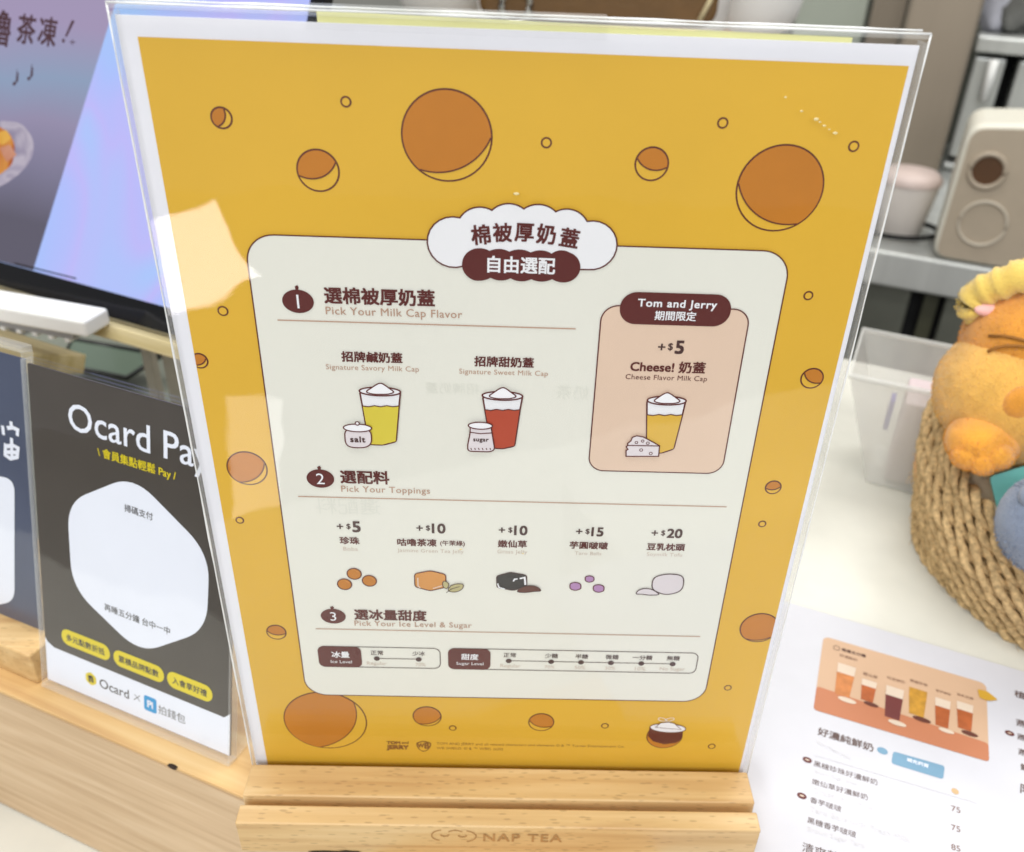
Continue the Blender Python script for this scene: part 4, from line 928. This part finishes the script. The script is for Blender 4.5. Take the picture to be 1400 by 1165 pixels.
# cup with pink lid
cc_ = at_z(1225, 318, QZ)
cu = thing('lidded_cup', 'white cup with a pink lid on the steel bench left of the beige machine', 'cup', cc_)
q = MB(); q.lathe([(0, 1), (30, 1), (34, 6), (44, 78), (44, 80), (0, 80)], cc_, mat('cup_white', lin(222, 214, 206), .5, var=.03)); q.build('body', cu)
q = MB(); q.lathe([(46, 79), (46, 86), (38, 94), (0, 95)], cc_, mat('pink_lid', lin(198, 180, 172), .5, var=.03)); q.build('lid', cu)
q = MB(); q.tube([cc_ + Vector((58 * math.cos(R(a)), 44 * math.sin(R(a)) - 8, 9)) for a in range(0, 360, 9)], 4, gapm, 8, closed=True)
tag(q.build('black_ring'), 'thin black ring around the foot of the pink lidded cup', 'ring')
# steel column
colm = mat('bronze_steel', lin(150, 138, 122), .4, .35, var=.12, scale=10, stretch=(1, 1, .08))
ca = at_z(1165, 238, QZ); VCm = Plane(ca, DA, UP)
x0, x1 = VCm.px(1197, 200).x, VCm.px(1292, 200).x
co = MB(); c = ca + DA * ((x0 + x1) / 2) + DB * 60; co.box(Vector((c.x, c.y, 440)), (x1 - x0, 110, 1110), colm, YAW)
tag(co.build('steel_column', bevel=8), 'brownish brushed steel column standing on the bench behind the menu', 'column')
# fridge and rack behind
fr = thing('steel_fridge', 'tall steel fridge at the back between the person and the column', 'fridge', Vector((Q0.x, Q0.y, -990)) + DB * 760)
FQ = Vector((Q0.x, Q0.y, -990)) + DB * 720; VF = Plane(FQ, DA, UP)
fa, fb = VF.px(1080, 20).x, VF.px(1400, 60).x
q = MB(); q.box(FQ + DA * ((fa + fb) / 2 + 200) + DB * 330 + UP * 1000, (fb - fa + 500, 600, 1990), steeld, YAW); q.build('cabinet', fr, bevel=4)
pal = mat('pale_steel', lin(178, 184, 170), .4, .3, var=.06, scale=6, stretch=(1, 1, .1))
xs_ = [VF.px(x, 20).x for x in (1085, 1187, 1240)]
for k in range(2):
    q = MB(); q.box(FQ + DA * ((xs_[k] + xs_[k + 1]) / 2) + DB * 15 + UP * 1010, (xs_[k + 1] - xs_[k] - 8, 30, 1900), pal if k == 0 else colm, YAW); q.build('door', fr, bevel=4)
rk = thing('steel_rack', 'steel rack of drawers with a bright handle at the upper right', 'rack', FQ + DA * (VF.px(1370, 120).x) - DB * 200)
RQ = FQ - DB * 200; VR = Plane(RQ, DA, UP)
ra, rb_ = VR.px(1318, 120).x, VR.px(1500, 150).x; zt = VR.px(1360, 68).y; zb = VR.px(1330, 215).y
q = MB(); q.box(RQ + DA * ((ra + rb_) / 2) + DB * 90 + UP * (zt + 8), (rb_ - ra, 200, 26), steel, YAW); q.build('shelf_board', rk, bevel=3)
for x0_, x1_, mm in ((1322, 1366, steel), (1384, 1420, steel), (1425, 1500, steel)):
    a0, a1 = VR.px(x0_, 120).x, VR.px(x1_, 120).x; q = MB(); q.box(RQ + DA * ((a0 + a1) / 2) + DB * 60 + UP * ((zt + zb) / 2 - 10), (a1 - a0, 100, zt - zb - 10), mm, YAW); q.build('drawer', rk, bevel=4)
q = MB(); q.box(RQ + DA * ((ra + rb_) / 2) + DB * 130 + UP * ((zt + zb) / 2 - 10), (rb_ - ra - 20, 30, zt - zb), gapm, YAW); q.build('back_board', rk)
q = MB(); hp = VR.px(1352, 108); q.tube([VR.at(hp + Vector((0, 34)), 14), VR.at(hp + Vector((0, -34)), 14)], 8, mat('bright_handle', lin(236, 236, 232), .3, var=0), 12); q.build('handle', rk)
q = MB(); q.box(RQ + DA * ((ra + rb_) / 2) + DB * 100 + UP * ((zb + 870) / 2 - 8), (rb_ - ra, 180, zb - 870 - 20), steel, YAW); q.build('lower_cabinet', rk, bevel=4)
for k, (x, y, r) in enumerate(((1362, 42, 34), (1392, 44, 40))):
    p = VR.at(VR.px(x, y), 0); q = MB(); q.ball(Vector((p.x, p.y, 0)) + DB * 80 + UP * (RQ.z + zt + 22 + 54), (r * 1.3, 40, 58), mat('clear_bag' if k == 0 else 'dim_bag', lin(206, 206, 216) if k == 0 else lin(120, 120, 116), .3, var=.2, scale=25), 24, 16, bump=.25, freq=2.5)
    tag(q.build('plastic_bag'), ('pale crumpled plastic bag on the steel rack shelf', 'darker grey plastic bag on the steel rack shelf')[k], 'bag')

# ================================================================== PERSON behind the counter
PX, PY, FL = 88.0, 850.0, -990.0
skin = mat('skin', lin(222, 176, 148), .5, var=.04, sss=.1); shirt = mat('white_shirt', lin(232, 230, 226), .9, var=.03, scale=20, bump=.5, bscale=40)
trou = mat('dark_trousers', lin(44, 44, 50), .9, var=.1); hairm = mat('black_hair', lin(26, 20, 18), .6, var=.2, stretch=(60, 60, 4))
def skinned(name, joints, edges, parent, material, root=0, sub=2):
    me = bpy.data.meshes.new(name); me.from_pydata([tuple(c * .001 for c in j[:3]) for j in joints], edges, [])
    o = link(name, me, parent); o.data.materials.append(material)
    s_ = o.modifiers.new('skin', 'SKIN'); s_.use_smooth_shade = True
    for k, j in enumerate(joints):
        sv = me.skin_vertices[0].data[k]; rx = j[3] * .001; ry = (j[4] if len(j) > 4 else j[3]) * .001; sv.radius = (rx, ry); sv.use_root = (k == root)
    b = o.modifiers.new('sub', 'SUBSURF'); b.levels = b.render_levels = sub
    return o
per = thing('person', 'person in a white shirt with a brown bag, standing behind the yellow menu', 'person', (PX, PY, FL))
J = lambda x, y, z, r, r2=None: (PX + x, PY + y, FL + z, r, r2 or r)
body = [J(0, 0, 930, 112, 84), J(0, 0, 1060, 100, 78), J(0, 0, 1210, 135, 100), J(0, 10, 1330, 120, 80), J(0, 10, 1400, 50), J(0, 0, 1450, 48), J(0, -6, 1520, 72, 84), J(0, -4, 1600, 70, 82),
        J(-150, 10, 1345, 50), J(-182, 20, 1090, 38), J(-150, -130, 960, 30), J(-138, -190, 930, 26), J(150, 10, 1345, 50), J(182, 20, 1090, 38), J(150, -130, 960, 30), J(138, -190, 930, 26),
        J(-85, 0, 850, 86), J(-92, 0, 480, 56), J(-95, 10, 90, 40), J(-98, -100, 32, 34), J(85, 0, 850, 86), J(92, 0, 480, 56), J(95, 10, 90, 40), J(98, -100, 32, 34)]
ed = [(0, 1), (1, 2), (2, 3), (3, 4), (4, 5), (5, 6), (6, 7), (3, 8), (8, 9), (9, 10), (10, 11), (3, 12), (12, 13), (13, 14), (14, 15), (0, 16), (16, 17), (17, 18), (18, 19), (0, 20), (20, 21), (21, 22), (22, 23)]
skinned('body', body, ed, per, skin)
sh_ = [J(0, 0, 800, 158, 124), J(0, 0, 1060, 136, 108), J(0, 0, 1210, 156, 118), J(0, 8, 1330, 138, 98), J(-156, 10, 1340, 66), J(-184, 18, 1150, 58), J(156, 10, 1340, 66), J(184, 18, 1150, 58), J(0, 10, 1392, 66)]
skinned('shirt', sh_, [(0, 1), (1, 2), (2, 3), (3, 4), (4, 5), (3, 6), (6, 7), (3, 8)], per, shirt)
tr_ = [J(0, 0, 960, 140, 110), J(-87, 0, 830, 98), J(-92, 0, 480, 72), J(-95, 8, 110, 60), J(87, 0, 830, 98), J(92, 0, 480, 72), J(95, 8, 110, 60)]
skinned('trousers', tr_, [(0, 1), (1, 2), (2, 3), (0, 4), (4, 5), (5, 6)], per, trou)
hr = MB(); hr.ball(Vector((PX, PY + 14, FL + 1588)), (84, 92, 82), hairm, 36, 24, bump=.06, freq=3); hr.ball(Vector((PX, PY + 60, FL + 1500)), (70, 44, 80), hairm, 28, 18, bump=.06, freq=3); hr.build('hair', per)
for sx in (-1, 1):
    fc = MB(); fc.ball(Vector((PX + sx * 30, PY - 84, FL + 1552)), (11, 6, 6), white2, 16, 10); fc.ball(Vector((PX + sx * 30, PY - 89, FL + 1552)), (5, 3, 5), black, 12, 8); fc.build('eye', per)
    fc = MB(); fc.ball(Vector((PX + sx * 76, PY + 2, FL + 1540)), (10, 18, 28), skin, 16, 12); fc.build('ear', per)
fc = MB(); fc.ball(Vector((PX, PY - 92, FL + 1524)), (13, 16, 20), skin, 20, 14); fc.build('nose', per)
fc = MB(); fc.ball(Vector((PX, PY - 82, FL + 1484)), (24, 6, 7), plp, 20, 10); fc.build('mouth', per)
for sx in (-1, 1):
    hand = MB(); b0 = Vector((PX + sx * 136, PY - 205, FL + 920)); hand.ball(b0, (26, 40, 14), skin, 20, 14)
    for k in range(4): hand.tube([b0 + Vector((-18 + 12 * k, -32, 2)), b0 + Vector((-19 + 12.5 * k, -62, 0)), b0 + Vector((-19 + 12.5 * k, -84 + abs(k - 1.4) * 7, -14))], [8, 7.5, 5.5], skin, 10)
    hand.tube([b0 + Vector((-sx * 20, -4, 0)), b0 + Vector((-sx * 38, -30, -4)), b0 + Vector((-sx * 36, -52, -12))], [9, 8, 6], skin, 10); hand.build('hand', per)
# brown bag on the chest
leather = mat('brown_leather', lin(104, 74, 36), .55, var=.10, scale=30, bump=.4, bscale=200)
VBg = Plane((PX, PY - 138, 0), (1, 0, 0), (0, 0, 1))
bga = VBg.px(655, 20).x; bgb = VBg.px(982, 18).x; bz = VBg.px(900, 30).y
bag = thing('shoulder_bag', 'brown leather bag with a metal ring worn across the white shirt', 'bag', (PX, PY - 138, bz))
q = MB(); q.extrude([VBg.at(v, 0) for v in rrect(bga, bz - 4, bgb, bz + 130, 16)], (0, 30, 0), leather); q.build('pouch', bag, bevel=6)
q = MB(); rc = VBg.px(705, 6); q.tube([VBg.at(v, 3) for v in circle(rc, 14, 32, 17)], 3.4, mat('nickel_ring', lin(206, 204, 196), .25, .9, var=0), 10, closed=True); q.build('metal_ring', bag)
q = MB(); r0 = VBg.px(955, 28); q.tube([VBg.at(r0, 4), VBg.at(r0 + Vector((8, 18)), 5), VBg.at(r0 + Vector((16, 60)), 5), VBg.at(r0 + Vector((20, 122)), 3)], 2.6, mat('tan_cord', lin(206, 190, 150), .8), 8); q.build('cord', bag)
q = MB(); q.tube([Vector((bga + 20, PY - 130, bz + 128)), Vector((PX - 130, PY - 120, bz + 250)), Vector((PX - 150, PY + 10, FL + 1420)), Vector((PX - 60, PY + 120, FL + 1250)), Vector((PX + 130, PY + 40, bz + 130)), Vector((bgb - 20, PY - 118, bz + 126))], 7, leather, 8); q.build('strap', bag)

bpy.data.objects.remove(FO)
